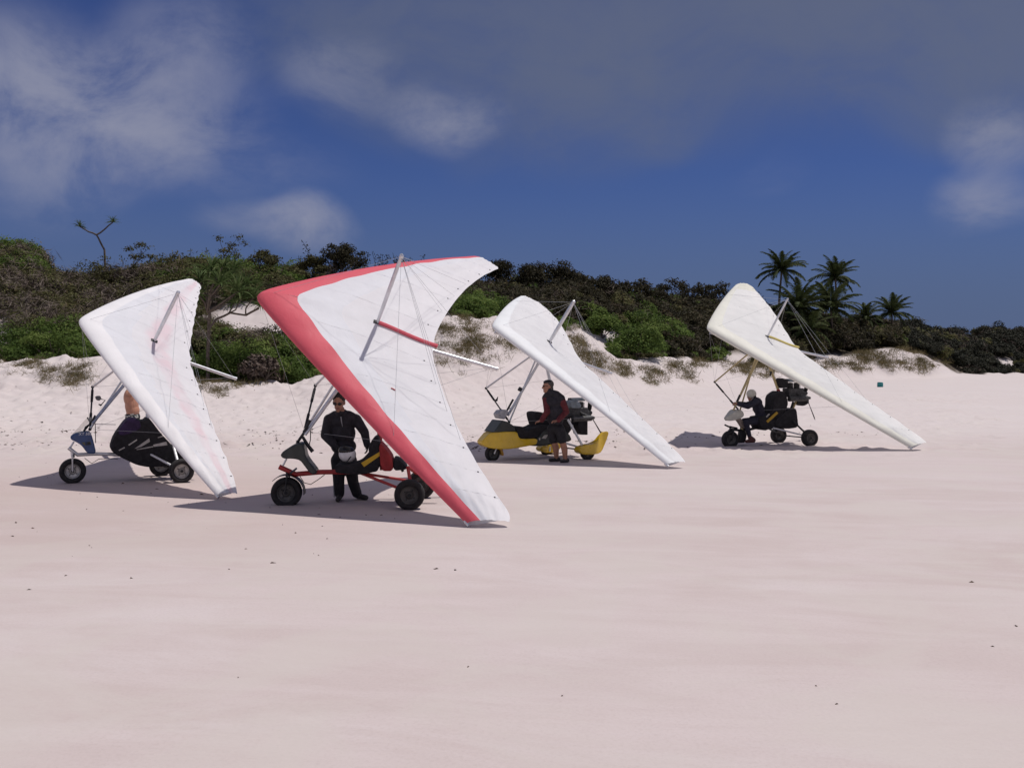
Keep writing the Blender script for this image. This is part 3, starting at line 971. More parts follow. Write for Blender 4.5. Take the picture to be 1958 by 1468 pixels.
palm(1495, 516, 128, 'tallest coconut palm, its crown clear of the trees against the sky', 3.7, 31, -.5)
palm(1597, 531, 132, 'second tall coconut palm, right of the tallest one', 3.5, 30, .4)
palm(1527, 588, 124, 'stout low palm just below the tallest palm, beside the king post', 4.6, 34, 0, -.7)
palm(1588, 588, 126, 'low palm with spread fronds under the second tall palm', 4.2, 30, .3, -.4)
palm(1656, 608, 136, 'small palm half sunk in the dark trees left of the last palm', 2.9, 24, 0)
palm(1705, 598, 140, 'last palm on the right, short with a full round crown', 3.3, 30, .2)
palm(1550, 628, 119, 'drooping yellow-green palm low behind the rightmost keel', 3.8, 18, 0, -.8, 1.0)

# teal drum left on the far sand, and a bird in the sky
d = 82.0
x = (1683 - CX) / F_PX * d; z = ground_z(x, d) - .02
dr = thing('plastic_drum', (x, d, z), 'small teal plastic drum lying alone on the far sand', 'drum')
TEAL = mat('teal_plastic', (.02, .19, .20), .45, var=.2)
MB().lathe([(0, 0), (.21, 0), (.235, .03), (.235, .10), (.25, .12), (.235, .14), (.235, .27), (.25, .29), (.235, .31), (.22, .37), (0, .37)], (0, 0, 0), (0, 0, 1), 24).build('barrel', TEAL, dr)
MB().lathe([(0, .372), (.20, .372), (.205, .40), (.19, .415), (0, .42)], (0, 0, 0), (0, 0, 1), 24).build('lid', TEAL, dr)

BIRD = mat('dark_feather', (.03, .032, .036), .8, var=.2)
bo = px_at(1767, 612, 110)
b = thing('flying_bird', tuple(bo), 'small dark bird gliding over the far headland', 'bird')
mb = MB().tube([(-.20, 0, -.02), (-.14, 0, 0), (0, 0, .01), (.12, 0, 0), (.20, 0, .02), (.26, 0, .01)], [.015, .05, .07, .05, .035, .008], 8)
mb.ell((.20, 0, .025), (.045, .035, .035))
for s in (-1, 1):
    pts = [(0.05, s * .03, .02), (.10, s * .28, .10), (.02, s * .62, .06)]
    tl = [(-.10, s * .03, .02), (-.06, s * .30, .09), (-.05, s * .63, .055)]
    vs = []
    for a_, c_ in zip(pts, tl): vs += [np.array(a_) + (0, 0, .008), np.array(c_), np.array(a_) - (0, 0, .008)]
    mb.add(vs, [(0, 1, 4, 3), (3, 4, 7, 6), (1, 2, 5, 4), (4, 5, 8, 7), (2, 0, 3, 5), (5, 3, 6, 8), (0, 2, 1), (6, 7, 8)])
ob = mb.build('body_and_wings', BIRD, b)
b.rotation_euler = (math.radians(20), 0, math.radians(35))

# ------------------------------------------------------------------ microlights: materials
TYRE = mat('tyre_rubber', (.022, .020, .021), .85, var=.35, scale=20, bump=.25, bscale=90)
RIM = mat('rim_alloy', (.42, .41, .40), .45, .7, var=.2)
DRIM = mat('rim_dark', (.10, .095, .09), .5, .4, var=.3)
ALU = mat('aluminium', (.66, .66, .68), .38, .75, var=.08)
STEEL = mat('steel_wire', (.40, .40, .42), .5, .3)
BLK = mat('black_metal', (.020, .020, .022), .5, .2, var=.3)
FAB = mat('black_fabric', (.016, .015, .018), .9, var=.35, scale=14, bump=.4, bscale=70)
PURP = mat('purple_fabric', (.034, .018, .060), .85, var=.3, scale=10, bump=.3, bscale=60)
REDP = mat('red_paint', (.38, .030, .028), .42, var=.15, coat=.2)
REDF = mat('red_fabric', (.30, .028, .030), .8, var=.2)
BLUE = mat('blue_gelcoat', (.020, .055, .165), .35, var=.15, coat=.3)
YEL = mat('yellow_gelcoat', (.62, .40, .012), .30, var=.10, scale=4, coat=.5)
YELF = mat('yellow_webbing', (.42, .26, .030), .75, var=.2)
CREAMP = mat('cream_gelcoat', (.46, .45, .39), .45, var=.15)
TAN = mat('tan_tube', (.50, .40, .20), .5, var=.15)
ENG = mat('engine_casting', (.060, .060, .062), .55, .5, var=.45, scale=24, bump=.5, bscale=80)
ENGG = mat('engine_cover', (.16, .19, .22), .45, .3, var=.25)
GRNB = mat('dark_green_gelcoat', (.022, .028, .026), .45, var=.2, coat=.2)
DECAL = mat('pale_decal', (.42, .40, .38), .6, var=.2)
TXT = mat('white_lettering', (.72, .72, .74), .6, var=.05)
GREYB = mat('instrument_grey', (.34, .34, .36), .55, .2, var=.3, scale=30)
MIRR = mat('mirror_back', (.10, .10, .11), .4, .3)

gl = bpy.data.materials.new('clear_screen'); gl.use_nodes = True
t = NT(gl.node_tree)
co = t.n('ShaderNodeTexCoord').outputs['Object']
gs = t.n('ShaderNodeBsdfPrincipled', {'Base Color': (.86, .84, .80, 1), 'Roughness': .18})
tp = t.n('ShaderNodeBsdfTransparent', {'Color': (.93, .92, .90, 1)})
fr = t.m('ADD', t.m('MULTIPLY', t.noise(co, 12, 4), .16), .10)
t.n('ShaderNodeOutputMaterial', {'Surface': t.n('ShaderNodeMixShader', {0: fr, 1: tp.outputs[0], 2: gs.outputs[0]}).outputs[0]})
MATS['clear_screen'] = gl

FIT = {
    'w1': dict(N=[-7.687, 17.631, 2.847], R=[[0.8058, -0.3126, 0.503], [0.4987, 0.8163, -0.2915], [-0.3195, 0.4858, 0.8136]],
               L=4.750, al=1.072, dn=-0.039, df=-0.223, K=2.979, xk=1.316, hk=1.163, cr=2.076, c5=1.234, c1=0.340, wn5=0.104, wn1=0.138, wf5=0.106, wf1=0.021, bow=0.080, kx=0.005, xa=-0.50, hb=1.60, wb=0.75),
    'w2': dict(N=[-3.857, 15.031, 3.123], R=[[0.9413, -0.0143, 0.3372], [0.2092, 0.8087, -0.5498], [-0.2648, 0.5881, 0.7642]],
               L=4.975, al=0.805, dn=-0.084, df=-0.273, K=3.859, xk=1.840, hk=1.385, cr=2.824, c5=1.609, c1=0.620, wn5=0.048, wn1=0.220, wf5=0.084, wf1=-0.030, bow=0.065, kx=0.026, xa=-0.60, hb=1.85, wb=0.60),
    'w3': dict(N=[-0.411, 21.542, 2.867], R=[[0.8065, -0.3637, 0.4662], [0.5269, 0.7999, -0.2875], [-0.2683, 0.4775, 0.8367]],
               L=4.786, al=0.975, dn=-0.226, df=-0.243, K=3.441, xk=1.478, hk=1.178, cr=2.429, c5=1.534, c1=0.470, wn5=0.042, wn1=0.186, wf5=0.130, wf1=0.063, bow=0.062, kx=0.035, xa=-0.40, hb=1.70, wb=0.75),
    'w4': dict(N=[4.954, 25.134, 2.937], R=[[0.9113, -0.2646, 0.3154], [0.3812, 0.8316, -0.4038], [-0.1555, 0.4883, 0.8587]],
               L=5.549, al=0.924, dn=-0.123, df=-0.170, K=3.868, xk=1.780, hk=1.233, cr=2.830, c5=1.690, c1=0.430, wn5=0.059, wn1=0.215, wf5=0.141, wf1=0.150, bow=0.060, kx=0.057, xa=-0.35, hb=1.75, wb=0.75),
}


class Wing:
    """flex-wing: nose at N, x aft along the keel, y to the far side, z up off the sail"""
    def __init__(s, key):
        s.c = FIT[key]; s.N = np.array(s.c['N']); s.R = np.array(s.c['R'])

    def W(s, x, y, z): return s.N + s.R @ np.array((x, y, z), float)

    @staticmethod
    def q(t_, a, b, c): return a * (1 - t_) * (1 - 2 * t_) + b * 4 * t_ * (1 - t_) + c * t_ * (2 * t_ - 1)

    def le(s, t_, sd):
        c = s.c; ca, sa = math.cos(c['al']), math.sin(c['al']); e = .028
        tx = (math.sqrt(t_ * t_ + e * e) - e) / (math.sqrt(1 + e * e) - e)
        bw = c['bow'] * 4 * t_ * (1 - t_)
        return np.array((tx * c['L'] * ca - bw * sa, sd * (t_ * c['L'] * sa + bw * ca), (c['dn'] if sd < 0 else c['df']) * t_ * t_))

    def te(s, t_, sd, scallop=0.0, nb=8):
        c = s.c; p = s.le(t_, sd).copy()
        wo = s.q(t_, 0, c['wn5'], c['wn1']) if sd < 0 else s.q(t_, 0, c['wf5'], c['wf1'])
        ch = s.q(t_, c['cr'], c['c5'], c['c1'])
        if t_ > .93: ch *= 1 - .35 * ((t_ - .93) / .07) ** 2 * 0.5
        p[0] += ch - scallop * abs(math.sin(math.pi * nb * t_)); p[2] += wo
        return p

    def sec(s, t_, sd, c_, low=False, scallop=0.0, nb=8, bill=.02):
        """point of the section at span t_, chord fraction c_"""
        A = s.le(t_, sd); B = s.te(t_, sd, scallop, nb); ch = np.linalg.norm(B - A)
        tm = .070 * ch + .030
        zu = tm * 2.6 * math.sqrt(c_) * (1 - c_) ** 1.25
        zu -= bill * math.sin(math.pi * nb * t_) ** 2 * 4 * c_ * (1 - c_) * (1 - .5 * t_)
        zu += .010 * (1 - c_ * .3) * (math.sin(9.0 * t_ + 11 * c_ + sd) * math.sin(23 * t_ - 7 * c_) + .6 * math.sin(31 * t_ + 19 * c_ * (1 + t_))) * min(1, c_ * 4)
        if low:
            f = c_ / .72
            z = (zu - .006) * f ** 3 - .36 * tm * math.sin(math.pi * min(1, math.sqrt(f)))
        else: z = zu
        p = A + (B - A) * c_; p[2] += z
        return p


def build_wing(T, o, key, sail, lem, underm, le_w=(.34, .13), panel=None, tipm=None, pocket=None, scallop=0.0, nb=8, kp_r=.030, batten=None, logo=None):
    w_ = Wing(key); c = w_.c; NS = 44
    span = [(-1, i / NS) for i in range(NS, 0, -1)] + [(1, i / NS) for i in range(0, NS + 1)]
    G = lambda p: w_.W(*p) - o

    def cle(t_):
        ch = np.linalg.norm(w_.te(t_, 1) - w_.le(t_, 1)); return min(.45, (le_w[0] * (1 - t_) + le_w[1] * t_) / ch)
    # upper sail
    NC = 16; V = []; UV = []
    for sd, t_ in span:
        a = cle(t_)
        for j in range(NC + 1):
            cc = a + (1 - a) * (j / NC); V.append(G(w_.sec(t_, sd, cc, False, scallop, nb))); UV.append((sd * t_, cc))
    n = len(span); k = NC + 1
    Fq = [(i * k + j, i * k + j + 1, (i + 1) * k + j + 1, (i + 1) * k + j) for i in range(n - 1) for j in range(NC)]
    mi = []
    for i in range(n - 1):
        sd, t_ = span[i]; sd2, t2 = span[i + 1]
        for j in range(NC):
            m_ = 0
            if panel and (j + .5) / NC < panel(max(t_, t2)): m_ = 1
            if tipm and sd2 > 0 and t_ > .80: m_ = 2
            mi.append(m_)
    wing = link_mesh('wing', np_mesh('wing', V, Fq, [sail, underm, tipm or sail], mi=mi, smooth=True, uv=UV), T)
    # leading-edge sleeves: round the front of the section
    for sd in (-1, 1):
        V = []; rows = 0; LO, HI = 6, 8
        for i in range(NS + 1):
            t_ = i / NS; a = cle(t_)
            for j in range(LO, 0, -1): V.append(G(w_.sec(t_, sd, .075 * (j / LO) ** 2, True, scallop, nb)))
            for j in range(0, HI + 1): V.append(G(w_.sec(t_, sd, a * (j / HI) ** 2, False, scallop, nb)))
        k = LO + HI + 1
        Fq = [(i * k + j, i * k + j + 1, (i + 1) * k + j + 1, (i + 1) * k + j) for i in range(NS) for j in range(k - 1)]
        link_mesh('leading_edge', np_mesh('leading_edge', V, Fq, [lem], smooth=True), wing)
        # alloy end of the leading-edge tube
        MB().tube([G(w_.le(.985, sd) + (.03, 0, -.005)), G(w_.le(1.0, sd) + (.035, sd * .02, -.005))], .026, 10).build('tip_cap', ALU, wing)
        for b in range(1, nb):
            t_ = b / nb
            pts = [G(w_.sec(t_, sd, cc, False, scallop, nb) + (0, 0, -.0015)) for cc in np.linspace(cle(t_) + .04, .995, 12)]
            MB().tube(pts, .0034, 5).build('batten', batten or sail, wing)
            MB().ell(G(w_.sec(t_, sd, .93, False, scallop, nb) + (0, 0, .006)), (.014, .009, .007), w_.R.T, 8, 6).build('batten_clip', BLK, wing)
    # lower sail
    NC = 10; V = []
    for sd, t_ in span:
        for j in range(NC + 1): V.append(G(w_.sec(t_, sd, .075 + (.70 - .075) * j / NC, True, scallop, nb)))
    k = NC + 1
    Fq = [(i * k + j, i * k + j + 1, (i + 1) * k + j + 1, (i + 1) * k + j) for i in range(n - 1) for j in range(NC)]
    link_mesh('lower_sail', np_mesh('lower_sail', V, Fq, [sail_mat('lower_sailcloth', (.88, .88, .89), .55)], smooth=True), wing)
    # tubes
    P = lambda x, y, z: w_.W(x, y, z) - o
    MB().tube([P(.10, 0, -.07), P(c['K'], 0, -.10)], .030, 10).lathe([(0, 0), (.033, 0), (.033, .03), (0, .03)], P(c['K'], 0, -.10), P(1, 0, 0) - P(0, 0, 0), 10).build('keel_tube', ALU, wing)
    if pocket:
        mb = MB(); xs = np.linspace(c['xk'] + .02, c['cr'] + .02, 9)
        rt = [w_.sec(0, 1, min(.995, x / c['cr']))[2] for x in xs]
        mb.tube([P(x, 0, z + .012) for x, z in zip(xs, rt)], .042, 8, flat=.8); mb.build('keel_pocket', pocket, wing)
    zb = w_.sec(0, 1, c['xk'] / c['cr'])[2]
    kb, kt = P(c['xk'], 0, zb - .02), P(c['xk'] + c['kx'], 0, c['hk'])
    MB().tube([kb, kb + (kt - kb) * .25, kb + (kt - kb) * .75, kt], [kp_r * .8, kp_r, kp_r, kp_r * .9], 12, flat=1.3).lathe(
        [(0, 0), (kp_r * 1.15, 0), (kp_r * 1.2, .05), (kp_r * .6, .07), (0, .08)], kt - (kt - kb) * .02, kt - kb, 12).build('king_post', ALU, wing)
    MB().box(kb + (0, 0, .01), (.06, .035, .03), w_.R.T).build('king_post_bracket', BLK, wing)
    # control frame
    ap = P(c['xk'] - .12, 0, -.12); xa = c['xk'] + c['xa']
    fc, nc = P(xa, c['wb'], -c['hb']), P(xa, -c['wb'], -c['hb'])
    for e in (fc, nc): MB().tube([ap, e], .020, 10).build('frame_upright', ALU if key != 'w4' else TAN, wing)
    bar = MB().tube([nc, fc], .016, 10)
    for a, b in ((.08, .36), (.64, .92)): bar.tube([nc + (fc - nc) * a, nc + (fc - nc) * b], .024, 10, mi=1)
    for e in (nc, fc): bar.ell(e, (.03, .03, .03), mi=1)
    bar.build('control_bar', [BLK, FAB], wing)
    # rigging
    r = .0035
    ends = [P(.05, 0, .02), P(c['K'] * .985, 0, -.08)]
    for sd in (-1, 1):
        ends += [G(w_.sec(.66, sd, .10)), G(w_.sec(.26, sd, .96)), G(w_.sec(.42, sd, .96)), G(w_.sec(.58, sd, .95))]
    r = .0022
    for e in ends: MB().tube([kt, e], r, 4).build('rigging_wire', STEEL, wing)
    for corner, sd in ((nc, -1), (fc, 1)):
        for e in (P(.08, 0, -.08), P(c['K'] * .985, 0, -.10), G(w_.sec(.66, sd, .10, True))):
            MB().tube([corner, e], r, 4).build('rigging_wire', STEEL, wing)
    return w_, wing


# ------------------------------------------------------------------ microlights: carriage
class Trike:
    def __init__(s, name, ox, oy, psi, label):
        s.z0 = ground_z(ox, oy)
        s.o = np.array((ox, oy, s.z0)); s.a = np.array((math.cos(psi), math.sin(psi), 0)); s.l = np.array((-math.sin(psi), math.cos(psi), 0))
        s.T = thing(name, tuple(s.o), label, 'microlight', 'microlights parked on the beach')

    def P(s, px, py, lat=0.0):
        """point on the upright plane at sideways offset lat that the photograph shows at (px, py); thing coordinates"""
        u, v = (px - CX) / F_PX, (CY - py) / F_PX
        t_ = (s.o @ s.l + lat) / (u * s.l[0] + s.l[1])
        return np.array((u * t_, t_, CAM_H + v * t_)) - s.o

    def axes(s): return [s.a, s.l, np.array((0, 0, 1.0))]

    def tube(s, name, pts, r, m, parent=None, n=10, flat=1.0):
        q = [s.P(*p) if len(p) == 3 and not isinstance(p, np.ndarray) else p for p in pts]
        return MB().tube(q, r, n, flat=flat).build(name, m, parent or s.T)

    def pillow(s, name, poly, lat, hw, m, ins=.05, parent=None, chaikin=1, taper=None):
        """solid with the given side outline (photo pixels) and half-width hw, all edges rounded off; taper(f) narrows it from nose to tail"""
        pts = [np.array(p, float) for p in poly]
        for _ in range(chaikin):
            q = []
            for i in range(len(pts)):
                a, b = pts[i], pts[(i + 1) % len(pts)]; q += [a * .80 + b * .20, a * .20 + b * .80]
            pts = q
        W3 = [s.P(p[0], p[1], lat) for p in pts]; n = len(W3)
        mb = MB().add([p - s.l * hw for p in W3] + [p + s.l * hw for p in W3], [tuple(range(n)), tuple(range(2 * n - 1, n - 1, -1))] + [(i, i + n, (i + 1) % n + n, (i + 1) % n) for i in range(n)])
        ob = bpy.data.objects.new('tmp', mb.mesh('tmp', m, False)); COL.objects.link(ob)
        vx = .011 if ins < .03 else .014
        r = ob.modifiers.new('r', 'REMESH'); r.mode = 'VOXEL'; r.voxel_size = vx
        sm_ = ob.modifiers.new('s', 'SMOOTH'); sm_.iterations = int(3 + (ins / vx) ** 1.5 * 1.2); sm_.factor = .5
        dg = bpy.context.evaluated_depsgraph_get(); dg.update()
        out = bpy.data.meshes.new_from_object(ob.evaluated_get(dg)); bpy.data.objects.remove(ob)
        if taper:
            k = len(out.vertices); co_ = np.zeros(k * 3, np.float32); out.vertices.foreach_get('co', co_); co_ = co_.reshape(-1, 3).astype(float)
            ax_ = co_ @ s.a; f = (ax_ - ax_.min()) / (ax_.max() - ax_.min()); lt = co_ @ s.l; l0 = W3[0] @ s.l
            co_ += np.outer((lt - l0) * (taper(f) - 1), s.l)
            out.vertices.foreach_set('co', co_.astype(np.float32).ravel())
        out.polygons.foreach_set('use_smooth', [True] * len(out.polygons)); out.name = name; out.update()
        return link_mesh(name, out, parent or s.T)

    def decal(s, name, poly, lat, m, parent, th=.004):
        P = [s.P(p[0], p[1], lat) for p in poly]; n = len(P)
        V = [p - s.l * th for p in P] + [p + s.l * .02 for p in P]
        F_ = [tuple(range(n))] + [(i, i + n, (i + 1) % n + n, (i + 1) % n) for i in range(n)]
        return MB().add(V, F_).build(name, m, parent, smooth=False)

    def wheel(s, px, lat, r, wd, rim=RIM, dz=0.0, dish=.58):
        c = s.P(px, 800, lat)
        c[2] = ground_z(c[0] + s.o[0], c[1] + s.o[1]) - s.z0 + r - .012 + dz
        h = wd / 2
        hub = MB().lathe([(0, -h * .8), (.028, -h * .8), (.028, h * .8), (0, h * .8)], c, s.l, 12).build('wheel', BLK, s.T)
        q = r * dish
        prof = [(q, -h * .55), (q * 1.08, -h * .78), (r * .80, -h * .98), (r * .92, -h * .90), (r * .985, -h * .62), (r, -h * .25), (r, h * .25), (r * .985, h * .62), (r * .92, h * .90), (r * .80, h * .98), (q * 1.08, h * .78), (q, h * .55)]
        MB().lathe(prof, c, s.l, 36, close=True).build('tyre', TYRE, hub, angle=60)
        mb = MB().lathe([(q * 1.01, -h * .72), (q * .92, -h * .66), (q * .82, -h * .40), (q * .5, -h * .34), (q * .34, -h * .50), (q * .30, -h * .62), (0, -h * .62)], c, s.l, 28)
        mb.lathe([(0, h * .6), (q * .3, h * .6), (q * .8, h * .4), (q * 1.01, h * .72)], c, s.l, 28)
        mb.lathe([(q * 1.005, -h * .7), (q * 1.005, h * .7)], c, s.l, 28)
        mb.build('rim', rim, hub)
        nut = MB()
        d, u, v = frame_of(s.l)
        for k in range(4):
            a = k * math.pi / 2 + .6; e = c - s.l * h * .40 + (u * math.cos(a) + v * math.sin(a)) * q * .62
            nut.lathe([(0, -.016), (.011, -.016), (.012, .012)], e, s.l, 6)
        nut.build('wheel_nut', BLK, hub)
        return c

    def engine(s, c, scale=1.0, phase=.3, blade=.78, cover=ENGG):
        A = s.axes(); a, l, z = A
        k = scale
        e = MB().box(c, (.20 * k, .13 * k, .10 * k), A).box(c + a * .16 * k - z * .06 * k, (.09 * k, .11 * k, .09 * k), A).build('engine', ENG, s.T)
        for j in (-1, 1):
            m_ = MB().lathe([(.062 * k, 0), (.062 * k, .16 * k), (0, .17 * k)], c + a * j * .085 * k + z * .06 * k, z, 14)
            for f in range(6): m_.lathe([(.06 * k, 0), (.088 * k, 0), (.088 * k, .010 * k), (.06 * k, .010 * k)], c + a * j * .085 * k + z * (.085 + .022 * f) * k, z, 14)
            m_.build('cylinder', ENG, e)
        MB().box(c + z * .275 * k, (.17 * k, .09 * k, .035 * k), A, bev=.5).build('cylinder_head', cover, e)
        MB().tube([c - l * .10 * k, c - l * .2 * k - z * .05 * k + a * .05, c - l * .2 * k - z * .12 * k + a * .3 * k], [.03 * k, .035 * k, .03 * k], 10).tube(
            [c - l * .2 * k - z * .12 * k + a * .22 * k, c - l * .2 * k - z * .13 * k - a * .25 * k], .062 * k, 12).build('muffler', ENG, e)
        MB().tube([c + l * .10 * k + z * .05, c + l * .2 * k + z * .08], .05 * k, 12).build('air_filter', BLK, e)
        h = c + a * .30 * k - z * .02
        hub = MB().lathe([(0, -.06), (.05, -.05), (.06, 0), (.05, .05), (.02, .08), (0, .085)], h, a, 16).build('propeller', BLK, s.T)
        for b in range(3):
            ph = phase + b * 2.0944
            d = math.cos(ph) * z + math.sin(ph) * -l; t_ = np.cross(a, d)
            rows = [(.03, .025, .02), (.12, .05, .018), (.3, .055, .012), (.6, .045, .008), (.9, .034, .006), (1.0, .012, .004)]
            V = []
            for f, hw, th in rows:
                tw = .75 - .55 * f; ca, sa = math.cos(tw), math.sin(tw)
                p = h + d * blade * f; x = t_ * ca + a * sa; y = -t_ * sa + a * ca
                V += [p - x * hw, p + y * th, p + x * hw, p - y * th]
            Fq = [(i * 4 + j, i * 4 + (j + 1) % 4, (i + 1) * 4 + (j + 1) % 4, (i + 1) * 4 + j) for i in range(len(rows) - 1) for j in range(4)] + [(3, 2, 1, 0), (20, 21, 22, 23)]
            MB().add(V, Fq).build('blade', BLK, hub)
        return e


def lettering(tr, text, px, py, lat, size, m, parent, tilt=0.0):
    cu = bpy.data.curves.new('lettering', 'FONT'); cu.body = text; cu.size = size; cu.extrude = .0015; cu.shear = .2
    ob = bpy.data.objects.new('lettering', cu); COL.objects.link(ob)
    bpy.context.view_layer.update()
    me = bpy.data.meshes.new_from_object(ob.evaluated_get(bpy.context.evaluated_depsgraph_get()))
    bpy.data.objects.remove(ob)
    p0 = tr.P(px, py, lat)
    n = len(me.vertices); co_ = np.zeros(n * 3, np.float32); me.vertices.foreach_get('co', co_); co_ = co_.reshape(-1, 3)
    ct, st_ = math.cos(tilt), math.sin(tilt)
    W3 = p0 + np.outer(co_[:, 0] * ct - co_[:, 1] * st_, tr.a) + np.outer(co_[:, 0] * st_ + co_[:, 1] * ct, (0, 0, 1)) - np.outer(co_[:, 2], tr.l)
    me.vertices.foreach_set('co', W3.astype(np.float32).ravel()); me.materials.clear(); me.materials.append(m); me.update()
    return link_mesh('lettering', me, parent)


WHITE1 = sail_mat('white_sailcloth_pink', (.88, .87, .895), .32, stripe=(.58, .78, (.84, .70, .74)))
WHITE1L = sail_mat('white_sleeve', (.84, .82, .83), .10)
WHITE1P = sail_mat('mylar_panel', (.84, .845, .885), .28)
WHITE2 = sail_mat('white_sailcloth', (.87, .86, .885), .32)
WHITE2P = sail_mat('blue_white_mylar', (.83, .835, .875), .28)
REDS = sail_mat('red_sleeve', (.70, .115, .150), .10, tcol=(.7, .10, .12))
WHITE3 = sail_mat('bright_sailcloth', (.89, .885, .895), .32)
WHITE3L = sail_mat('bright_sleeve', (.84, .85, .86), .10)
WHITE4 = sail_mat('cream_white_sailcloth', (.885, .88, .865), .32)
CREAM4 = sail_mat('cream_sleeve', (.80, .785, .70), .12)
CREAM4T = sail_mat('cream_tip_panel', (.80, .79, .69), .24)
YELP = sail_mat('yellow_keel_pocket', (.72, .60, .20), .1)

# ---- 1: blue pod, leftmost
t1 = Trike('microlight', -6.9, 17.85, .42, 'white-winged microlight with a blue nose pod and purple-black body, leftmost in the row')
c8 = lambda x, y: (80 + x / 5.872, 690 + y / 5.872)
w1, wing1 = build_wing(t1.T, t1.o, 'w1', WHITE1, WHITE1L, WHITE1P, (.36, .14), panel=lambda t_: .34 - .30 * t_, scallop=.022, nb=9)
hang1 = w1.W(w1.c['xk'], 0, -.16) - t1.o
f1 = t1.wheel(138.8, 0, .222, .20)
n1 = t1.wheel(347, -.66, .215, .20); r1 = t1.wheel(308, .62, .215, .20)
head = t1.P(*c8(300, 975)); bend = t1.P(*c8(400, 1052)); mid = t1.P(*c8(620, 1042)); rear = t1.P(*c8(1180, 1060))
t1.tube('keel_beam', [head, bend, mid, rear], .032, ALU)
fk = MB()
for sd in (-1, 1): fk.tube([t1.P(*c8(345, 1075)) + t1.l * sd * .125, f1 + t1.l * sd * .125], .022, 8, flat=.6)
fk.tube([t1.P(*c8(345, 1075)) - t1.l * .13, t1.P(*c8(345, 1075)) + t1.l * .13], .022, 8).tube([t1.P(*c8(335, 1000)), t1.P(*c8(345, 1080))], .026, 10)
fk.build('front_fork', ALU, t1.T)
t1.tube('foot_bar', [t1.P(*c8(360, 1060)) - t1.l * .28, t1.P(*c8(360, 1060)) + t1.l * .28], .014, BLK)
pod = t1.pillow('nose_pod', [c8(*p) for p in [(315, 850), (355, 815), (420, 797), (530, 785), (553, 812), (575, 880), (612, 1035), (512, 1032), (445, 940), (385, 905), (330, 882)]], 0, .19, BLUE, .045, taper=lambda f: .38 + .62 * sstep(0, .55, f))
lettering(t1, 'XT 582', *c8(412, 836), -.208, .068, TXT, pod, .02)
t1.decal('stripe', [c8(445, 915), c8(548, 903), c8(556, 940), c8(480, 950)], -.186, mat('dull_gold_decal', (.10, .095, .06), .5), pod)
V = []
for lat, i in ((-.17, 0), (0, 1), (.17, 2)):
    for p in ((345, 815), (420, 735), (512, 632)):
        V.append(t1.P(*c8(*p), 0) + t1.l * lat + t1.a * (0.0 if i == 1 else .10))
MB().add(V, [(i * 3 + j, i * 3 + j + 1, (i + 1) * 3 + j + 1, (i + 1) * 3 + j) for i in range(2) for j in range(2)]).build('windscreen', gl, t1.T)
t1.tube('windscreen_stay', [t1.P(*c8(510, 632)), t1.P(*c8(545, 700)), t1.P(*c8(490, 740)), t1.P(*c8(470, 790))], .012, BLK)
t1.tube('pod_stay', [t1.P(*c8(318, 975)), t1.P(*c8(360, 905))], .016, ALU)
t1.tube('front_strut', [t1.P(*c8(565, 700)), hang1 - np.array((0, 0, .05))], .040, mat('blue_grey_tube', (.34, .37, .46), .4, .5), flat=.7)
t1.tube('strut_sleeve', [t1.P(*c8(470, 790)), t1.P(*c8(552, 690)), t1.P(*c8(600, 610))], .016, BLK)
t1.tube('throttle_cable', [t1.P(*c8(600, 700)), t1.P(*c8(602, 800)), t1.P(*c8(604, 920))], .007, BLK, n=5)
t1.tube('seat_strap', [t1.P(*c8(600, 708)), t1.P(*c8(830, 714))], .006, STEEL, n=5)
mr = t1.tube('mirror_arm', [t1.P(*c8(655, 505)), t1.P(*c8(712, 440)), t1.P(*c8(660, 425))], .009, BLK)
t1.pillow('mirror', [c8(*p) for p in [(595, 395), (660, 388), (668, 430), (640, 448), (605, 435)]], 0, .05, MIRR, .015, parent=mr)
t1.pillow('grip', [c8(*p) for p in [(635, 478), (680, 490), (672, 508), (630, 492)]], 0, .02, BLK, .008, parent=mr)
body = t1.pillow('seat_cover', [c8(*p) for p in [(760, 970), (790, 870), (840, 780), (930, 672), (1000, 640), (1080, 662), (1150, 662), (1168, 625), (1205, 645), (1320, 800), (1475, 962), (1502, 1130), (1455, 1160), (1240, 1172), (1170, 1175), (1050, 1150), (930, 1092), (850, 1052), (790, 1012)]],
                 0, .30, FAB, .06)
t1.pillow('seat_back', [c8(*p) for p in [(840, 785), (930, 660), (1000, 630), (1085, 655), (1110, 740), (1000, 800), (880, 830)]], 0, .315, PURP, .05)
for q in ([(860, 1000), (925, 965), (935, 975), (870, 1008)], [(970, 940), (1065, 878), (1072, 888), (980, 950)], [(1040, 985), (1205, 868), (1215, 905), (1120, 960)],
          [(1060, 992), (1250, 955), (1250, 966), (1066, 998)], [(1250, 940), (1398, 905), (1410, 944), (1256, 962)], [(1300, 856), (1362, 838), (1366, 848), (1306, 864)]):
    t1.decal('stripe', [c8(*p) for p in q], -.302, DECAL, body)
t1.tube('mast', [t1.P(*c8(1180, 1060)), hang1], .034, ALU)
t1.tube('rear_strut', [t1.P(*c8(1480, 960), -.28), n1 + t1.a * -.05 + np.array((0, 0, .12))], .026, ALU, flat=.7)
t1.tube('rear_strut', [t1.P(*c8(1480, 960), .28), r1 + np.array((0, 0, .12))], .026, ALU, flat=.7)
t1.tube('drag_strut', [t1.P(*c8(1150, 1010), -.2), n1], .022, ALU); t1.tube('drag_strut', [t1.P(*c8(1050, 1080), .2), r1], .022, ALU)
t1.tube('axle', [n1, r1], .02, BLK)
t1.tube('brake_cable', [t1.P(*c8(480, 1090)), t1.P(*c8(560, 1150)), t1.P(*c8(640, 1100)), t1.P(*c8(760, 1095)), t1.P(*c8(860, 1100))], .006, BLK, n=5)
t1.engine(t1.P(347, 812), 1.0, .5)
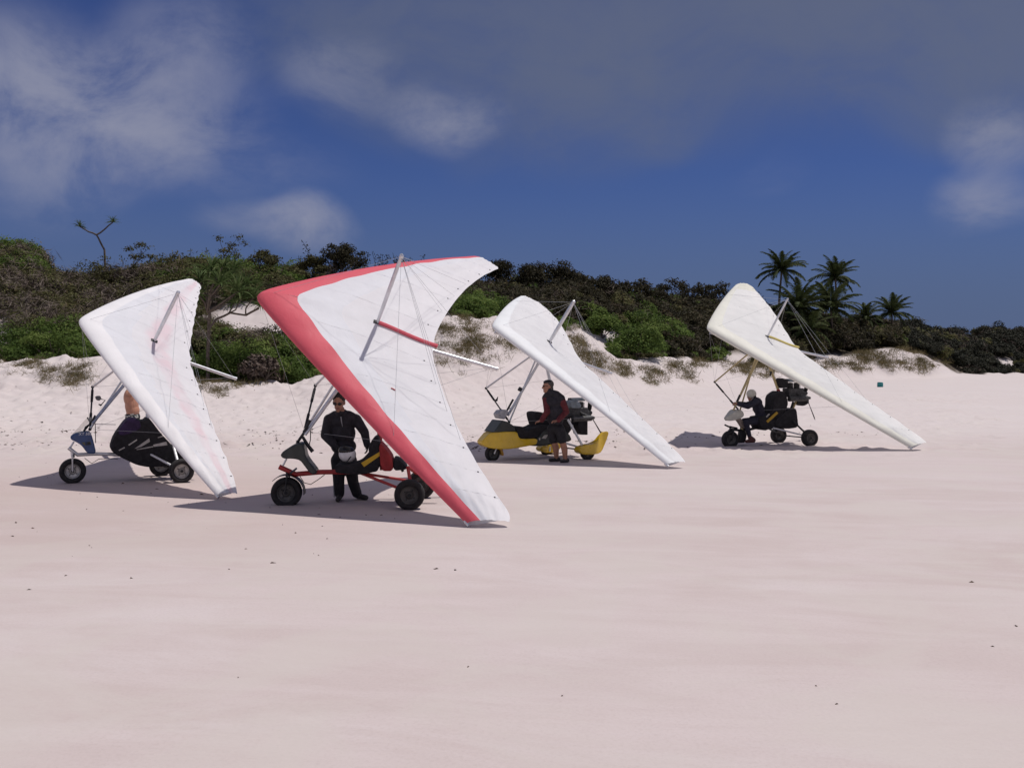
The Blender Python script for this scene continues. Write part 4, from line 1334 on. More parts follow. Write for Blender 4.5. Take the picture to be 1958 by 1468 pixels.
t1.pillow('fuel_tank', [(322, 850), (352, 850), (356, 880), (322, 882)], 0, .2, FAB, .03)

# ---- 2: red leading edge
t2 = Trike('microlight', -2.4, 14.95, .08, 'microlight with red leading edge, red chassis and dark nose pod, nearest to the viewer')
c3 = lambda x, y: (500 + x / 4.894, 700 + y / 4.894)
w2, wing2 = build_wing(t2.T, t2.o, 'w2', WHITE2, REDS, WHITE2P, (.58, .15), panel=lambda t_: .34 - .10 * t_, pocket=REDS, nb=8, kp_r=.028)
hang2 = w2.W(w2.c['xk'], 0, -.16) - t2.o
mk = w2.sec(.40, -1, .52)
MB().tube([w2.W(*(w2.sec(.40, -1, .50) + (0, 0, .004))) - t2.o, w2.W(*(w2.sec(.405, -1, .528) + (0, 0, .004))) - t2.o], .016, 8, flat=.5).build('maker_badge', REDP, wing2)
f2 = t2.wheel(548, 0, .228, .22, DRIM, -.035); n2 = t2.wheel(783, -.60, .222, .22, DRIM); r2 = t2.wheel(805, .52, .222, .22, DRIM)
head = t2.P(*c3(165, 940)); bend = t2.P(*c3(320, 1010)); mid = t2.P(*c3(545, 990)); rear = t2.P(*c3(980, 985))
t2.tube('keel_beam', [head, bend, mid, rear], .038, REDP)
fk = MB()
for sd in (-1, 1): fk.tube([t2.P(*c3(250, 1015)) + t2.l * sd * .135, f2 + t2.l * sd * .135], .022, 8, flat=.6)
fk.tube([t2.P(*c3(250, 1015)) - t2.l * .14, t2.P(*c3(250, 1015)) + t2.l * .14], .022, 8).tube([t2.P(*c3(240, 965)), t2.P(*c3(250, 1020))], .03, 10)
fk.build('front_fork', BLK, t2.T)
t2.tube('foot_bar', [t2.P(*c3(300, 978)) - t2.l * .3, t2.P(*c3(300, 978)) + t2.l * .3], .016, BLK)
mg = MB()
for lat in (-.09, .09):
    pass
arc = [f2 + (t2.a * math.cos(a) + np.array((0, 0, math.sin(a)))) * .262 for a in np.linspace(2.4, -.1, 14)]
V = []
for p in arc: V += [p - t2.l * .11, p + t2.l * .11]
for p in arc: V += [p - t2.l * .11 + (p - f2) * .03, p + t2.l * .11 + (p - f2) * .03]
n_ = len(arc); Fq = []
for i in range(n_ - 1):
    Fq += [(2 * i, 2 * i + 1, 2 * i + 3, 2 * i + 2), (2 * n_ + 2 * i, 2 * n_ + 2 * i + 2, 2 * n_ + 2 * i + 3, 2 * n_ + 2 * i + 1), (2 * i, 2 * i + 2, 2 * n_ + 2 * i + 2, 2 * n_ + 2 * i), (2 * i + 1, 2 * n_ + 2 * i + 1, 2 * n_ + 2 * i + 3, 2 * i + 3)]
MB().add(V, Fq).build('mudguard', BLK, t2.T)
t2.pillow('nose_pod', [c3(*p) for p in [(183, 825), (205, 795), (300, 732), (350, 712), (400, 714), (418, 780), (432, 850), (545, 992), (480, 1006), (420, 930), (372, 866), (300, 857), (220, 862), (192, 848)]], 0, .18, GRNB, .04, taper=lambda f: .38 + .62 * sstep(0, .55, f))
t2.tube('pod_stay', [t2.P(*c3(200, 930)), t2.P(*c3(235, 865))], .014, ALU)
t2.tube('front_strut', [t2.P(*c3(405, 640)), hang2 - np.array((0, 0, .05))], .040, ALU, flat=.7)
t2.tube('strut_sleeve', [t2.P(*c3(330, 722)), t2.P(*c3(400, 620)), t2.P(*c3(455, 505))], .022, BLK)
t2.tube('throttle_lever', [t2.P(*c3(385, 660)), t2.P(*c3(430, 735)), t2.P(*c3(480, 800))], [.022, .026, .03], BLK)
t2.tube('throttle_cable', [t2.P(*c3(460, 600)), t2.P(*c3(458, 690)), t2.P(*c3(440, 760))], .008, BLK, n=5)
t2.tube('brake_cable', [t2.P(*c3(360, 1030)), t2.P(*c3(400, 1090)), t2.P(*c3(460, 1105)), t2.P(*c3(530, 1060)), t2.P(*c3(590, 1015))], .006, BLK, n=5)
seat = t2.pillow('seat', [c3(*p) for p in [(700, 905), (820, 905), (925, 890), (1010, 800), (1060, 690), (1110, 650), (1130, 960), (935, 1002), (780, 990), (705, 985)]], 0, .25, FAB, .05)
t2.pillow('seat_rest', [c3(*p) for p in [(1000, 760), (1050, 660), (1100, 640), (1120, 760), (1040, 850)]], 0, .22, FAB, .04)
t2.decal('stripe', [c3(*p) for p in [(932, 905), (1105, 800), (1112, 835), (960, 942)]], -.252, mat('yellow_stripe', (.55, .34, .02), .6), seat)
t2.pillow('side_panel', [c3(*p) for p in [(1105, 690), (1180, 770), (1235, 850), (1240, 965), (1125, 962)]], 0, .285, REDF, .03)
t2.pillow('luggage_bag', [c3(*p) for p in [(1236, 845), (1300, 860), (1370, 940), (1345, 952), (1240, 962)]], 0, .27, FAB, .03)
t2.tube('mast', [t2.P(*c3(1130, 970)), hang2], .036, REDP)
t2.tube('drag_strut', [t2.P(*c3(930, 1000), -.08), n2 + np.array((0, 0, .03))], .022, REDP); t2.tube('drag_strut', [t2.P(*c3(930, 1000), .08), r2 + np.array((0, 0, .03))], .022, REDP)
t2.tube('rear_strut', [t2.P(*c3(1370, 945), -.28), n2 + np.array((.02, 0, .12))], .026, REDP); t2.tube('rear_strut', [t2.P(*c3(1370, 945), .28), r2 + np.array((.02, 0, .12))], .026, REDP)
t2.tube('axle', [n2, r2], .022, REDP)
t2.tube('cross_tube', [t2.P(*c3(1370, 950), -.3), t2.P(*c3(1370, 950), .3)], .02, REDP)
t2.tube('exhaust_stub', [t2.P(*c3(1300, 940)), t2.P(*c3(1325, 985))], .022, BLK)
t2.engine(t2.P(806, 838), 1.0, .9)

# ---- 3: yellow pod
t3 = Trike('microlight', .45, 21.8, .50, 'white-winged microlight with a yellow pod and yellow wheel spats, third in the row')
c5 = lambda x, y: (900 + x / 6.527, 690 + y / 6.527)
w3, wing3 = build_wing(t3.T, t3.o, 'w3', WHITE3, WHITE3L, WHITE3, (.36, .14), nb=8, kp_r=.034)
hang3 = w3.W(w3.c['xk'], 0, -.16) - t3.o
f3 = t3.wheel(941.4, 0, .165, .13, DRIM, dish=.62); n3 = t3.wheel(1123, -.74, .165, .14, DRIM); r3 = t3.wheel(1046, .58, .165, .14, DRIM)
pod = t3.pillow('pod', [c5(*p) for p in [(105, 1000), (150, 950), (215, 882), (350, 872), (500, 870), (512, 930), (535, 957), (620, 962), (752, 955), (742, 1032), (650, 1047), (420, 1087), (280, 1092), (180, 1078), (120, 1042)]], 0, .31, YEL, .06, taper=lambda f: .38 + .62 * sstep(0, .55, f))
t3.pillow('dashboard', [c5(*p) for p in [(222, 884), (330, 732), (400, 750), (492, 812), (505, 872)]], 0, .24, GRNB, .03, chaikin=0)
t3.pillow('instrument_box', [c5(*p) for p in [(308, 660), (345, 612), (430, 606), (446, 640), (395, 725), (330, 715)]], 0, .11, GREYB, .02, chaikin=0)
t3.pillow('cockpit_side', [c5(*p) for p in [(500, 812), (580, 806), (612, 855), (640, 880), (690, 830), (745, 822), (800, 790), (1010, 800), (1010, 930), (760, 955), (600, 960), (535, 955), (510, 925)]], 0, .27, FAB, .05)
rearb = t3.pillow('rear_fairing', [c5(*p) for p in [(750, 955), (800, 885), (905, 822), (1030, 830), (1150, 900), (1180, 990), (1020, 1012), (850, 1045), (760, 1052), (660, 1047)]], 0, .30, GRNB, .05)
t3.decal('badge', [c5(*p) for p in [(885, 965), (920, 925), (965, 920), (935, 970)]], -.303, DECAL, rearb)
t3.decal('badge', [c5(*p) for p in [(850, 965), (868, 958), (868, 985), (855, 990)]], -.303, DECAL, rearb)
t3.pillow('seat', [c5(*p) for p in [(745, 640), (790, 625), (860, 640), (930, 720), (1000, 820), (800, 860), (775, 780), (750, 700)]], .10, .20, FAB, .05)
t3.pillow('rear_seat', [c5(*p) for p in [(960, 700), (1100, 640), (1190, 700), (1190, 900), (1000, 930)]], .05, .22, FAB, .05)
fk = MB()
for sd in (-1, 1): fk.tube([t3.P(*c5(300, 1080)) + t3.l * sd * .085, f3 + t3.l * sd * .085], .016, 8)
fk.build('front_fork', ALU, t3.T)
t3.pillow('mudguard', [c5(*p) for p in [(335, 1085), (375, 1090), (398, 1150), (395, 1180), (365, 1175), (355, 1120)]], 0, .075, mat('orange_gelcoat', (.48, .24, .010), .35, coat=.4), .01)
t3.pillow('wheel_spat', [c5(*p) for p in [(1312, 1110), (1340, 1070), (1420, 1042), (1500, 1030), (1565, 990), (1600, 930), (1640, 882), (1725, 880), (1690, 990), (1630, 1132), (1560, 1160), (1400, 1167), (1340, 1152)]], -.74, .115, YEL, .045, taper=lambda f: 1 - .85 * sstep(.45, .85, f))
t3.pillow('wheel_spat', [c5(*p) for p in [(835, 1082), (880, 1052), (960, 1032), (1030, 1035), (1090, 1000), (1120, 960), (1170, 955), (1120, 1090), (1050, 1140), (900, 1142), (850, 1122)]], .58, .115, YEL, .045, taper=lambda f: 1 - .85 * sstep(.45, .85, f))
t3.tube('front_strut', [t3.P(*c5(465, 678)), hang3 - np.array((0, 0, .05))], .036, ALU, flat=.7)
t3.tube('strut_sleeve', [t3.P(*c5(450, 625)), t3.P(*c5(530, 480))], .022, BLK)
t3.tube('strut_clamp', [t3.P(*c5(606, 372)), t3.P(*c5(626, 335))], .045, BLK)
t3.tube('mast', [t3.P(*c5(1150, 960)), hang3], .036, ALU)
t3.tube('rear_strut', [t3.P(*c5(1215, 735), -.3), t3.P(*c5(1392, 1050), -.72)], .028, mat('white_strut', (.74, .74, .74), .4)); t3.tube('rear_strut', [t3.P(*c5(1215, 735), .3), r3 + np.array((0, 0, .14))], .028, ALU)
t3.tube('drag_strut', [t3.P(*c5(1100, 1000), -.2), n3 + np.array((0, 0, .06))], .022, ALU); t3.tube('drag_strut', [t3.P(*c5(900, 1030), .1), r3 + np.array((0, 0, .06))], .022, ALU)
t3.tube('axle_beam', [t3.P(*c5(1180, 1085), -.2), n3 + np.array((0, 0, .05))], .03, BLK, flat=.5); t3.tube('spat_stay', [t3.P(*c5(985, 1020), .50), t3.P(*c5(985, 1130), .46)], .02, ALU)
t3.tube('mirror_fin', [t3.P(*c5(305, 495)), t3.P(*c5(325, 490)), t3.P(*c5(340, 445))], [.03, .025, .006], BLK)
t3.engine(t3.P(*c5(1330, 640)), 1.05, .2, .8)
t3.pillow('engine_cowl', [c5(*p) for p in [(1205, 520), (1222, 490), (1320, 500), (1345, 560), (1330, 590), (1215, 590)]], -.05, .13, ENGG, .03)
t3.tube('cowl_handle', [t3.P(*c5(1212, 500)), t3.P(*c5(1220, 468)), t3.P(*c5(1285, 468))], .014, BLK)
t3.pillow('radiator', [c5(*p) for p in [(1300, 720), (1415, 720), (1412, 918), (1330, 915), (1290, 800)]], -.05, .16, FAB, .02, chaikin=0)
t3.pillow('gearbox', [c5(*p) for p in [(1380, 590), (1450, 590), (1460, 690), (1380, 700)]], 0, .09, ENG, .02)
t3.tube('exhaust_pipe', [t3.P(*c5(1430, 710), -.1), t3.P(*c5(1480, 712), -.1), t3.P(*c5(1497, 690), -.1), t3.P(*c5(1470, 668), -.1)], .024, BLK)
t3.tube('engine_mount', [t3.P(*c5(1215, 740)), t3.P(*c5(1300, 620))], .022, BLK); t3.tube('engine_mount', [t3.P(*c5(1215, 900)), t3.P(*c5(1310, 760))], .018, ALU)

# ---- 4: grey-cream pod, farthest right
t4 = Trike('microlight', 6.6, 25.45, .32, 'cream-winged microlight with small grey-cream nose pod, rightmost with its pilot seated')
c7 = lambda x, y: (1350 + x / 7.728, 680 + y / 7.728)
w4, wing4 = build_wing(t4.T, t4.o, 'w4', WHITE4, CREAM4, WHITE4, (.40, .15), tipm=CREAM4T, pocket=YELP, nb=8, kp_r=.022)
hang4 = w4.W(w4.c['xk'], 0, -.16) - t4.o
f4 = t4.wheel(1396, 0, .217, .19, DRIM, -.03); n4 = t4.wheel(1548, -.68, .213, .19, DRIM); r4 = t4.wheel(1488.5, .60, .213, .19, DRIM)
t4.tube('keel_beam', [t4.P(*c7(350, 1085)), t4.P(*c7(560, 1110)), t4.P(*c7(760, 1060)), t4.P(*c7(1000, 1050))], .034, BLK)
t4.tube('foot_bar', [t4.P(*c7(280, 1022), -.05), t4.P(*c7(330, 1045)), t4.P(*c7(460, 1070), .05)], .022, BLK)
fk = MB()
for sd in (-1, 1): fk.tube([t4.P(*c7(370, 1110)) + t4.l * sd * .12, f4 + t4.l * sd * .12], .02, 8)
fk.tube([t4.P(*c7(370, 1110)) - t4.l * .12, t4.P(*c7(370, 1110)) + t4.l * .12], .022, 8).tube([t4.P(*c7(350, 1040)), t4.P(*c7(372, 1115))], .024, 8)
fk.build('front_fork', BLK, t4.T)
t4.pillow('nose_pod', [c7(*p) for p in [(275, 930), (300, 890), (400, 802), (450, 790), (502, 822), (517, 870), (490, 912), (400, 945), (310, 966)]], 0, .17, CREAMP, .045, taper=lambda f: .38 + .62 * sstep(0, .55, f))
t4.pillow('pod_column', [c7(*p) for p in [(430, 930), (490, 910), (560, 1000), (570, 1080), (520, 1060), (480, 990)]], 0, .07, mat('brown_grey_panel', (.26, .21, .18), .6), .02)
t4.tube('column_tube', [t4.P(*c7(520, 1070)), t4.P(*c7(600, 1165))], .024, TAN)
t4.pillow('front_fairing', [c7(*p) for p in [(490, 1100), (560, 1090), (590, 1180), (560, 1280), (490, 1290), (480, 1180)]], 0, .06, BLK, .02)
for lat in (-.05, .07):
    t4.tube('front_strut', [t4.P(*c7(405, 800), lat), hang4 + t4.l * lat - np.array((0, 0, .05))], .020, TAN)
t4.tube('strut_sleeve', [t4.P(*c7(455, 680), -.05), t4.P(*c7(500, 580), -.05)], .026, BLK)
t4.tube('mast', [t4.P(*c7(1120, 880)), t4.P(*c7(1085, 560)), hang4], .034, TAN)
t4.tube('mast_clamp', [t4.P(*c7(1062, 500)), t4.P(*c7(1105, 590))], .044, REDF)
t4.tube('mast_hook', [t4.P(*c7(965, 235)), t4.P(*c7(945, 300))], [.03, .018], BLK)
t4.pillow('seat', [c7(*p) for p in [(690, 900), (850, 880), (930, 960), (1100, 900), (1180, 1060), (860, 1075), (800, 1100), (740, 1070)]], 0, .24, FAB, .04)
rs = t4.pillow('rear_seat', [c7(*p) for p in [(940, 600), (980, 560), (1060, 510), (1120, 560), (1150, 700), (1110, 830), (900, 990), (860, 900), (930, 760)]], 0, .21, FAB, .05)
bag = t4.pillow('luggage_bag', [c7(*p) for p in [(1050, 850), (1150, 775), (1250, 765), (1270, 900), (1285, 1050), (1120, 1075), (960, 1050), (920, 980)]], 0, .26, FAB, .05)
t4.decal('stripe', [c7(*p) for p in [(892, 965), (1045, 825), (1068, 850), (915, 990)]], -.265, YELF, bag)
t4.decal('buckle', [c7(*p) for p in [(885, 900), (935, 855), (942, 868), (895, 912)]], -.24, DECAL, bag)
t4.tube('drag_strut', [t4.P(*c7(900, 1045), -.15), n4 + np.array((0, 0, .03))], .020, ALU); t4.tube('drag_strut', [t4.P(*c7(900, 1060), .1), r4 + np.array((0, 0, .03))], .024, BLK)
t4.tube('rear_strut', [t4.P(*c7(1280, 960), -.25), n4 + np.array((-.08, 0, .10))], .024, BLK); t4.tube('rear_strut', [t4.P(*c7(1200, 960), .25), r4 + np.array((0, 0, .10))], .024, BLK)
t4.tube('axle', [n4, r4], .016, BLK)
t4.tube('engine_mount', [t4.P(*c7(1340, 650)), t4.P(*c7(1262, 835))], .028, TAN); t4.tube('engine_mount', [t4.P(*c7(1290, 680)), t4.P(*c7(1240, 830))], .03, BLK)
t4.engine(t4.P(*c7(1290, 545)), 1.15, 2.55, .80)
t4.pillow('air_box', [c7(*p) for p in [(1062, 345), (1085, 328), (1178, 350), (1182, 470), (1090, 480), (1068, 440)]], 0, .11, FAB, .02, chaikin=0)
t4.pillow('reduction_drive', [c7(*p) for p in [(1330, 660), (1380, 600), (1460, 580), (1500, 620), (1502, 700), (1430, 742), (1340, 735)]], 0, .07, BLK, .02)
t4.tube('fuel_line', [t4.P(*c7(1130, 500)), t4.P(*c7(1170, 540)), t4.P(*c7(1160, 640)), t4.P(*c7(1165, 740))], .012, BLK, n=6)

# ------------------------------------------------------------------ people: one continuous surface each, grown from tapered limbs
SKIN = mat('tanned_skin', (.34, .165, .105), .55, var=.12, scale=12)
SKIN2 = mat('sunburnt_skin', (.46, .23, .15), .55, var=.12, scale=12)
LIP = mat('lip', (.25, .09, .075), .5)
EYE = mat('eye', (.05, .035, .03), .3)
JKT = mat('black_jacket', (.020, .018, .024), .8, var=.3, scale=16, bump=.9, bscale=14)
TRS = mat('black_trousers', (.017, .016, .019), .85, var=.3, scale=16, bump=.9, bscale=14)
NAVY = mat('navy_flying_suit', (.016, .016, .030), .8, var=.3, scale=16, bump=.9, bscale=14)
SLV = mat('dark_red_sleeve', (.105, .016, .020), .8, var=.25, scale=16, bump=.3, bscale=30)
SHOE = mat('dark_shoe', (.030, .026, .026), .7, var=.2)
BOOT = mat('brown_red_boot', (.085, .025, .020), .6, var=.25)
HAIR = mat('dark_hair', (.022, .017, .014), .7, var=.4, scale=60, bump=.5, bscale=160)
GHAIR = mat('greying_hair', (.070, .062, .058), .75, var=.4, scale=60, bump=.5, bscale=160)
GLASS = mat('sunglasses', (.008, .008, .010), .2)
GLOVE = mat('black_glove', (.018, .017, .018), .75)


class Body:
    def __init__(s, o): s.o = np.asarray(o, float); s.pr = []

    def cap(s, p0, r0, p1, r1, lab): s.pr.append(('c', np.asarray(p0, float) - s.o, r0, np.asarray(p1, float) - s.o, r1, lab)); return s

    def limb(s, pts, rs, lab):
        for a, b, ra, rb in zip(pts[:-1], pts[1:], rs[:-1], rs[1:]): s.cap(a, ra, b, rb, lab)
        return s

    def ell(s, c, r, axes, lab): s.pr.append(('e', np.asarray(c, float) - s.o, np.asarray(r, float), np.asarray(axes, float), 0, lab)); return s

    def head(s, c, f, up, lab='skin', k=1.0):
        f = np.asarray(f, float); f /= np.linalg.norm(f); up = np.asarray(up, float); up = up - f * (up @ f); up /= np.linalg.norm(up); sd = np.cross(up, f)
        A = (f, sd, up); c = np.asarray(c, float)
        s.ell(c + up * .025 * k - f * .012 * k, (.098 * k, .078 * k, .100 * k), A, lab).ell(c + f * .025 * k - up * .055 * k, (.066 * k, .060 * k, .066 * k), A, lab)
        s.ell(c + f * .072 * k - up * .098 * k, (.030 * k, .030 * k, .026 * k), A, lab).cap(c + f * .092 * k + up * .012 * k, .011 * k, c + f * .110 * k - up * .028 * k, .016 * k, lab)
        s.ell(c + f * .082 * k + up * .022 * k, (.018 * k, .055 * k, .012 * k), A, lab)
        for e in (-1, 1):
            s.ell(c + sd * e * .078 * k - up * .012 * k - f * .008 * k, (.020 * k, .012 * k, .034 * k), A, lab)
            s.ell(c + f * .086 * k + sd * e * .032 * k + up * .004 * k, (.010 * k, .014 * k, .009 * k), A, 'eye')
        s.ell(c + f * .090 * k - up * .064 * k, (.012 * k, .026 * k, .009 * k), A, 'lip')
        return A

    def hand(s, w, d, n, th, lab='skin', curl=.5, k=1.0):
        """palm from wrist w along d, palm normal n, thumb towards th"""
        d = np.asarray(d, float); d /= np.linalg.norm(d); n = np.asarray(n, float); n = n - d * (n @ d); n /= np.linalg.norm(n)
        sd = np.cross(n, d); sd = sd if sd @ np.asarray(th, float) > 0 else -sd
        w = np.asarray(w, float); pc = w + d * .050 * k
        s.ell(pc, (.052 * k, .042 * k, .017 * k), (d, sd, n), lab)
        for i, (q, L) in enumerate(((.030, .074), (.011, .084), (-.009, .078), (-.028, .060))):
            b = w + d * .088 * k + sd * q * k; m_ = b + (d * (1 - .4 * curl) + n * curl * .7) * L * .5 * k; e = m_ + (d * (1 - 1.2 * curl) + n * curl * 1.2) * L * .5 * k
            s.cap(b, .0105 * k, m_, .0095 * k, lab).cap(m_, .0095 * k, e, .008 * k, lab)
        b = w + d * .030 * k + sd * .036 * k; m_ = b + (d * .6 + sd * .7 + n * .2) * .042 * k; e = m_ + (d * .9 + sd * .15 + n * .3) * .036 * k
        s.cap(b, .013 * k, m_, .011 * k, lab).cap(m_, .011 * k, e, .009 * k, lab)
        return s

    def build(s, name, label, mats, voxel=.011, smooth=2):
        mb = MB()
        for q in s.pr:
            if q[0] == 'c':
                _, a, ra, b, rb, _l = q
                d = b - a; L = np.linalg.norm(d); d = d / (L + 1e-9)
                prof = [(max(1e-4, ra * math.cos(t_)), -ra * math.sin(t_)) for t_ in np.linspace(math.pi / 2, 0, 5)] + [(max(1e-4, rb * math.cos(t_)), L + rb * math.sin(t_)) for t_ in np.linspace(0, math.pi / 2, 5)]
                mb.lathe(prof, a, d if L > 1e-6 else (0, 0, 1), 14)
            else: mb.ell(q[1], q[2], q[3], 16, 12)
        me = mb.mesh('tmp', SKIN, False)
        ob = bpy.data.objects.new('tmp', me); COL.objects.link(ob)
        r = ob.modifiers.new('r', 'REMESH'); r.mode = 'VOXEL'; r.voxel_size = voxel; r.adaptivity = 0
        sm_ = ob.modifiers.new('s', 'SMOOTH'); sm_.iterations = smooth; sm_.factor = .5
        dg = bpy.context.evaluated_depsgraph_get(); dg.update()
        out = bpy.data.meshes.new_from_object(ob.evaluated_get(dg)); bpy.data.objects.remove(ob)
        n = len(out.polygons); cen = np.zeros(n * 3, np.float32); out.polygons.foreach_get('center', cen); cen = cen.reshape(-1, 3).astype(float)
        best = np.full(n, 1e9); mi = np.zeros(n, np.int32); keys = list(mats)
        for q in s.pr:
            if q[0] == 'c':
                _, a, ra, b, rb, lab = q; ab = b - a
                t_ = np.clip(((cen - a) @ ab) / (ab @ ab + 1e-12), 0, 1)
                d = np.linalg.norm(cen - (a + t_[:, None] * ab), axis=1) - (ra + (rb - ra) * t_)
            else:
                _, c, r_, A, _0, lab = q; l = np.linalg.norm(((cen - c) @ A.T) / r_, axis=1); d = (l - 1) * r_.min()
                if lab in ('lip', 'eye'): d = d - .004
            k = keys.index(lab); m_ = d < best; best[m_] = d[m_]; mi[m_] = k
        out.materials.clear()
        for k in keys: out.materials.append(mats[k])
        out.polygons.foreach_set('material_index', mi); out.polygons.foreach_set('use_smooth', [True] * n); out.update()
        out.name = name
        o = link_mesh(name, out); o.location = tuple(s.o)
        tag(o, label, 'person')
        return o


def child(mb, name, m, parent, o): return mb.build(name, m, parent, origin=o)


def shades(c, A, parent, o, k=1.0):
    f, sd, up = A; mb = MB()
    for e in (-1, 1):
        mb.ell(c + f * .097 * k + sd * e * .033 * k + up * .004 * k, (.010 * k, .030 * k, .021 * k), A)
        mb.tube([c + f * .09 * k + sd * e * .062 * k + up * .008 * k, c + sd * e * .086 * k + up * .006 * k, c - f * .02 * k + sd * e * .086 * k + up * .002 * k], .004, 5)
    mb.tube([c + f * .104 * k - sd * .012 * k + up * .008 * k, c + f * .104 * k + sd * .012 * k + up * .008 * k], .004, 5)
    return child(mb, 'sunglasses', GLASS, parent, o)


Z = np.array((0, 0, 1.0))

# -- man in black behind the red-edged microlight, facing the camera
d = 15.35
o = px_at(664, 0, d); o[2] = ground_z(o[0], d)
J = lambda px, py, dd=0.0: px_at(px, py, d + dd)
b = Body(o)
hc = J(648, 769, -.12)
hA = b.head(hc, (-.05, -1, -.25), (0, -.18, 1), 'skin', 1.10)
b.cap(J(651, 782, -.04), .060, J(653, 793, .02), .070, 'skin')
b.ell(J(655, 806, .03), (.205, .13, .13), np.eye(3), 'jkt').ell(J(656, 828, .04), (.195, .145, .21), np.eye(3), 'jkt').ell(J(657, 853, .05), (.20, .155, .14), np.eye(3), 'jkt')
for e_ in (-1, 1): b.limb([J(653, 791, .03), J(654 + e_ * 13, 794, .03), J(655 + e_ * 24, 802, .03)], [.062, .075, .086], 'jkt')
b.cap(J(650, 789, -.03), .072, J(656, 791, .02), .080, 'jkt')
b.ell(J(658, 873, .06), (.180, .14, .12), np.eye(3), 'trs')
b.limb([J(629, 802, .02), J(622, 832, -.02), J(641, 853, -.16)], [.086, .074, .058], 'jkt').hand(J(642, 853, -.17), J(656, 859, -.22) - J(641, 853, -.17), (0, .3, -1), (0, -1, .2), 'glv', .7)
b.limb([J(681, 802, .02), J(697, 826, .02), J(702, 850, -.08)], [.086, .070, .054], 'jkt').hand(J(702, 850, -.08), (.05, -.3, -1), (-1, 0, 0), (0, -1, 0), 'glv', .5)
gz_ = lambda px, dd: ground_z(J(px, 900, dd)[0], d + dd)
for hx, kx_, ax_, tx, ty, dd in ((646, 648, 649, 646, -.26, .0), (669, 675, 682, 700, -.12, .06)):
    kn = J(kx_, 921, dd - .06); an = J(ax_, 950, dd); an[2] = gz_(ax_, dd) + .10
    b.limb([J(hx, 880, .05), kn, an], [.112, .086, .078], 'trs')
    toe = J(tx, 955, dd + ty); toe[2] = gz_(tx, dd) + .042
    heel = an + np.array((0, .05, 0)); heel[2] = gz_(ax_, dd) + .05
    b.cap(an, .055, heel, .045, 'shoe').cap(heel, .045, toe, .040, 'shoe')
man = b.build('person', 'man in black jacket and trousers with sunglasses, standing behind the red chassis', {'skin': SKIN, 'lip': LIP, 'eye': EYE, 'jkt': JKT, 'trs': TRS, 'shoe': SHOE, 'glv': GLOVE})
f, sd, up = hA
child(MB().ell(hc + up * .052 - f * .030, (.110, .098, .104), hA, 18, 12), 'hair', HAIR, man, o)
shades(hc, hA, man, o, 1.1)
child(MB().tube([J(652, 797, -.13), J(653, 806, -.15), J(655, 816, -.15)], [.022, .020, .004], 8, flat=.4), 'shirt_collar', mat('grey_shirt', (.30, .30, .32), .8), man, o)
st_ = MB()
st_.tube([J(637, 905, -.06), J(638, 925, -.08), J(639, 950, -.02)], .009, 5)
child(st_, 'trouser_stripe', mat('grey_piping', (.30, .30, .31), .7), man, o)

# -- man in black and red jacket and shorts beside the yellow microlight, looking left
d = 20.95
o = px_at(1066, 0, d); o[2] = ground_z(o[0], d)
b = Body(o)
hc = J(1047.5, 738, .02)
hA = b.head(hc, (-1, -.12, -.10), (-.05, 0, 1), 'skin', 1.08)
b.cap(J(1050, 746, .02), .070, J(1055, 756, .03), .085, 'jkt')
for q_, dz_ in (((1044, 761), .09), ((1073, 762), -.06)): b.limb([J(1053, 750, .02), J(q_[0] * .55 + 1053 * .45, 754, dz_ * .5), J(*q_, dz_)], [.070, .080, .088], 'jkt')
tors = [np.array((.82, -.57, 0)), np.array((.57, .82, 0)), Z]
b.ell(J(1057, 768, .03), (.215, .145, .15), tors, 'jkt').ell(J(1060, 785, .03), (.205, .145, .20), tors, 'jkt').ell(J(1062, 802, .03), (.185, .145, .14), tors, 'jkt')
b.cap(J(1044, 762, .10), .082, J(1072, 764, -.06), .082, 'jkt')
b.limb([J(1044, 764, .06), J(1046, 787, -.06), J(1036, 803, -.05)], [.078, .066, .054], 'slv').hand(J(1034, 804, -.05), (-1, -.1, -.25), (0, 0, -1), (0, -1, 0), 'skin', .6)
b.limb([J(1075, 766, -.06), J(1083, 787, -.04), J(1068, 803, -.16)], [.078, .066, .054], 'slv').hand(J(1066, 804, -.17), (-1, -.1, -.1), (0, .2, -1), (0, -1, .2), 'skin', .6)
b.ell(J(1063, 818, .03), (.185, .15, .13), tors, 'sht')
for hx, kx_, ax_, tx, dd in ((1055, 1060, 1064, 1052, .10), (1071, 1076, 1081, 1073, -.07)):
    kn = J(kx_, 846, dd - .02); an = J(ax_, 872, dd); an[2] = ground_z(an[0], d + dd) + .085
    mid_ = J(hx, 822, dd) * .25 + kn * .75
    b.limb([J(hx, 822, dd), mid_], [.112, .104], 'sht').limb([mid_, kn], [.078, .068], 'skin').limb([kn, kn * .62 + an * .38 + np.array((.015, .01, 0)), an], [.066, .071, .046], 'skin')
    toe = J(tx, 880, dd - .06); toe[2] = ground_z(toe[0], d + dd) + .038
    heel = an + np.array((.05, .02, 0)); heel[2] = toe[2] + .008
    b.cap(an, .045, heel, .042, 'shoe').cap(heel, .042, toe, .036, 'shoe')
man = b.build('person', 'man in black jacket with red sleeves and shorts, standing beside the yellow pod', {'skin': SKIN, 'lip': LIP, 'eye': EYE, 'jkt': JKT, 'slv': SLV, 'sht': TRS, 'shoe': SHOE})
f, sd, up = hA
child(MB().ell(hc + up * .035 - f * .034, (.100, .087, .098), hA, 18, 12).ell(hc - up * .055 - f * .065, (.050, .070, .075), hA, 14, 10), 'hair', GHAIR, man, o)
child(MB().ell(hc + up * .085 - f * .01, (.100, .086, .050), hA, 18, 10), 'bandana', GLASS, man, o)
shades(hc, hA, man, o)

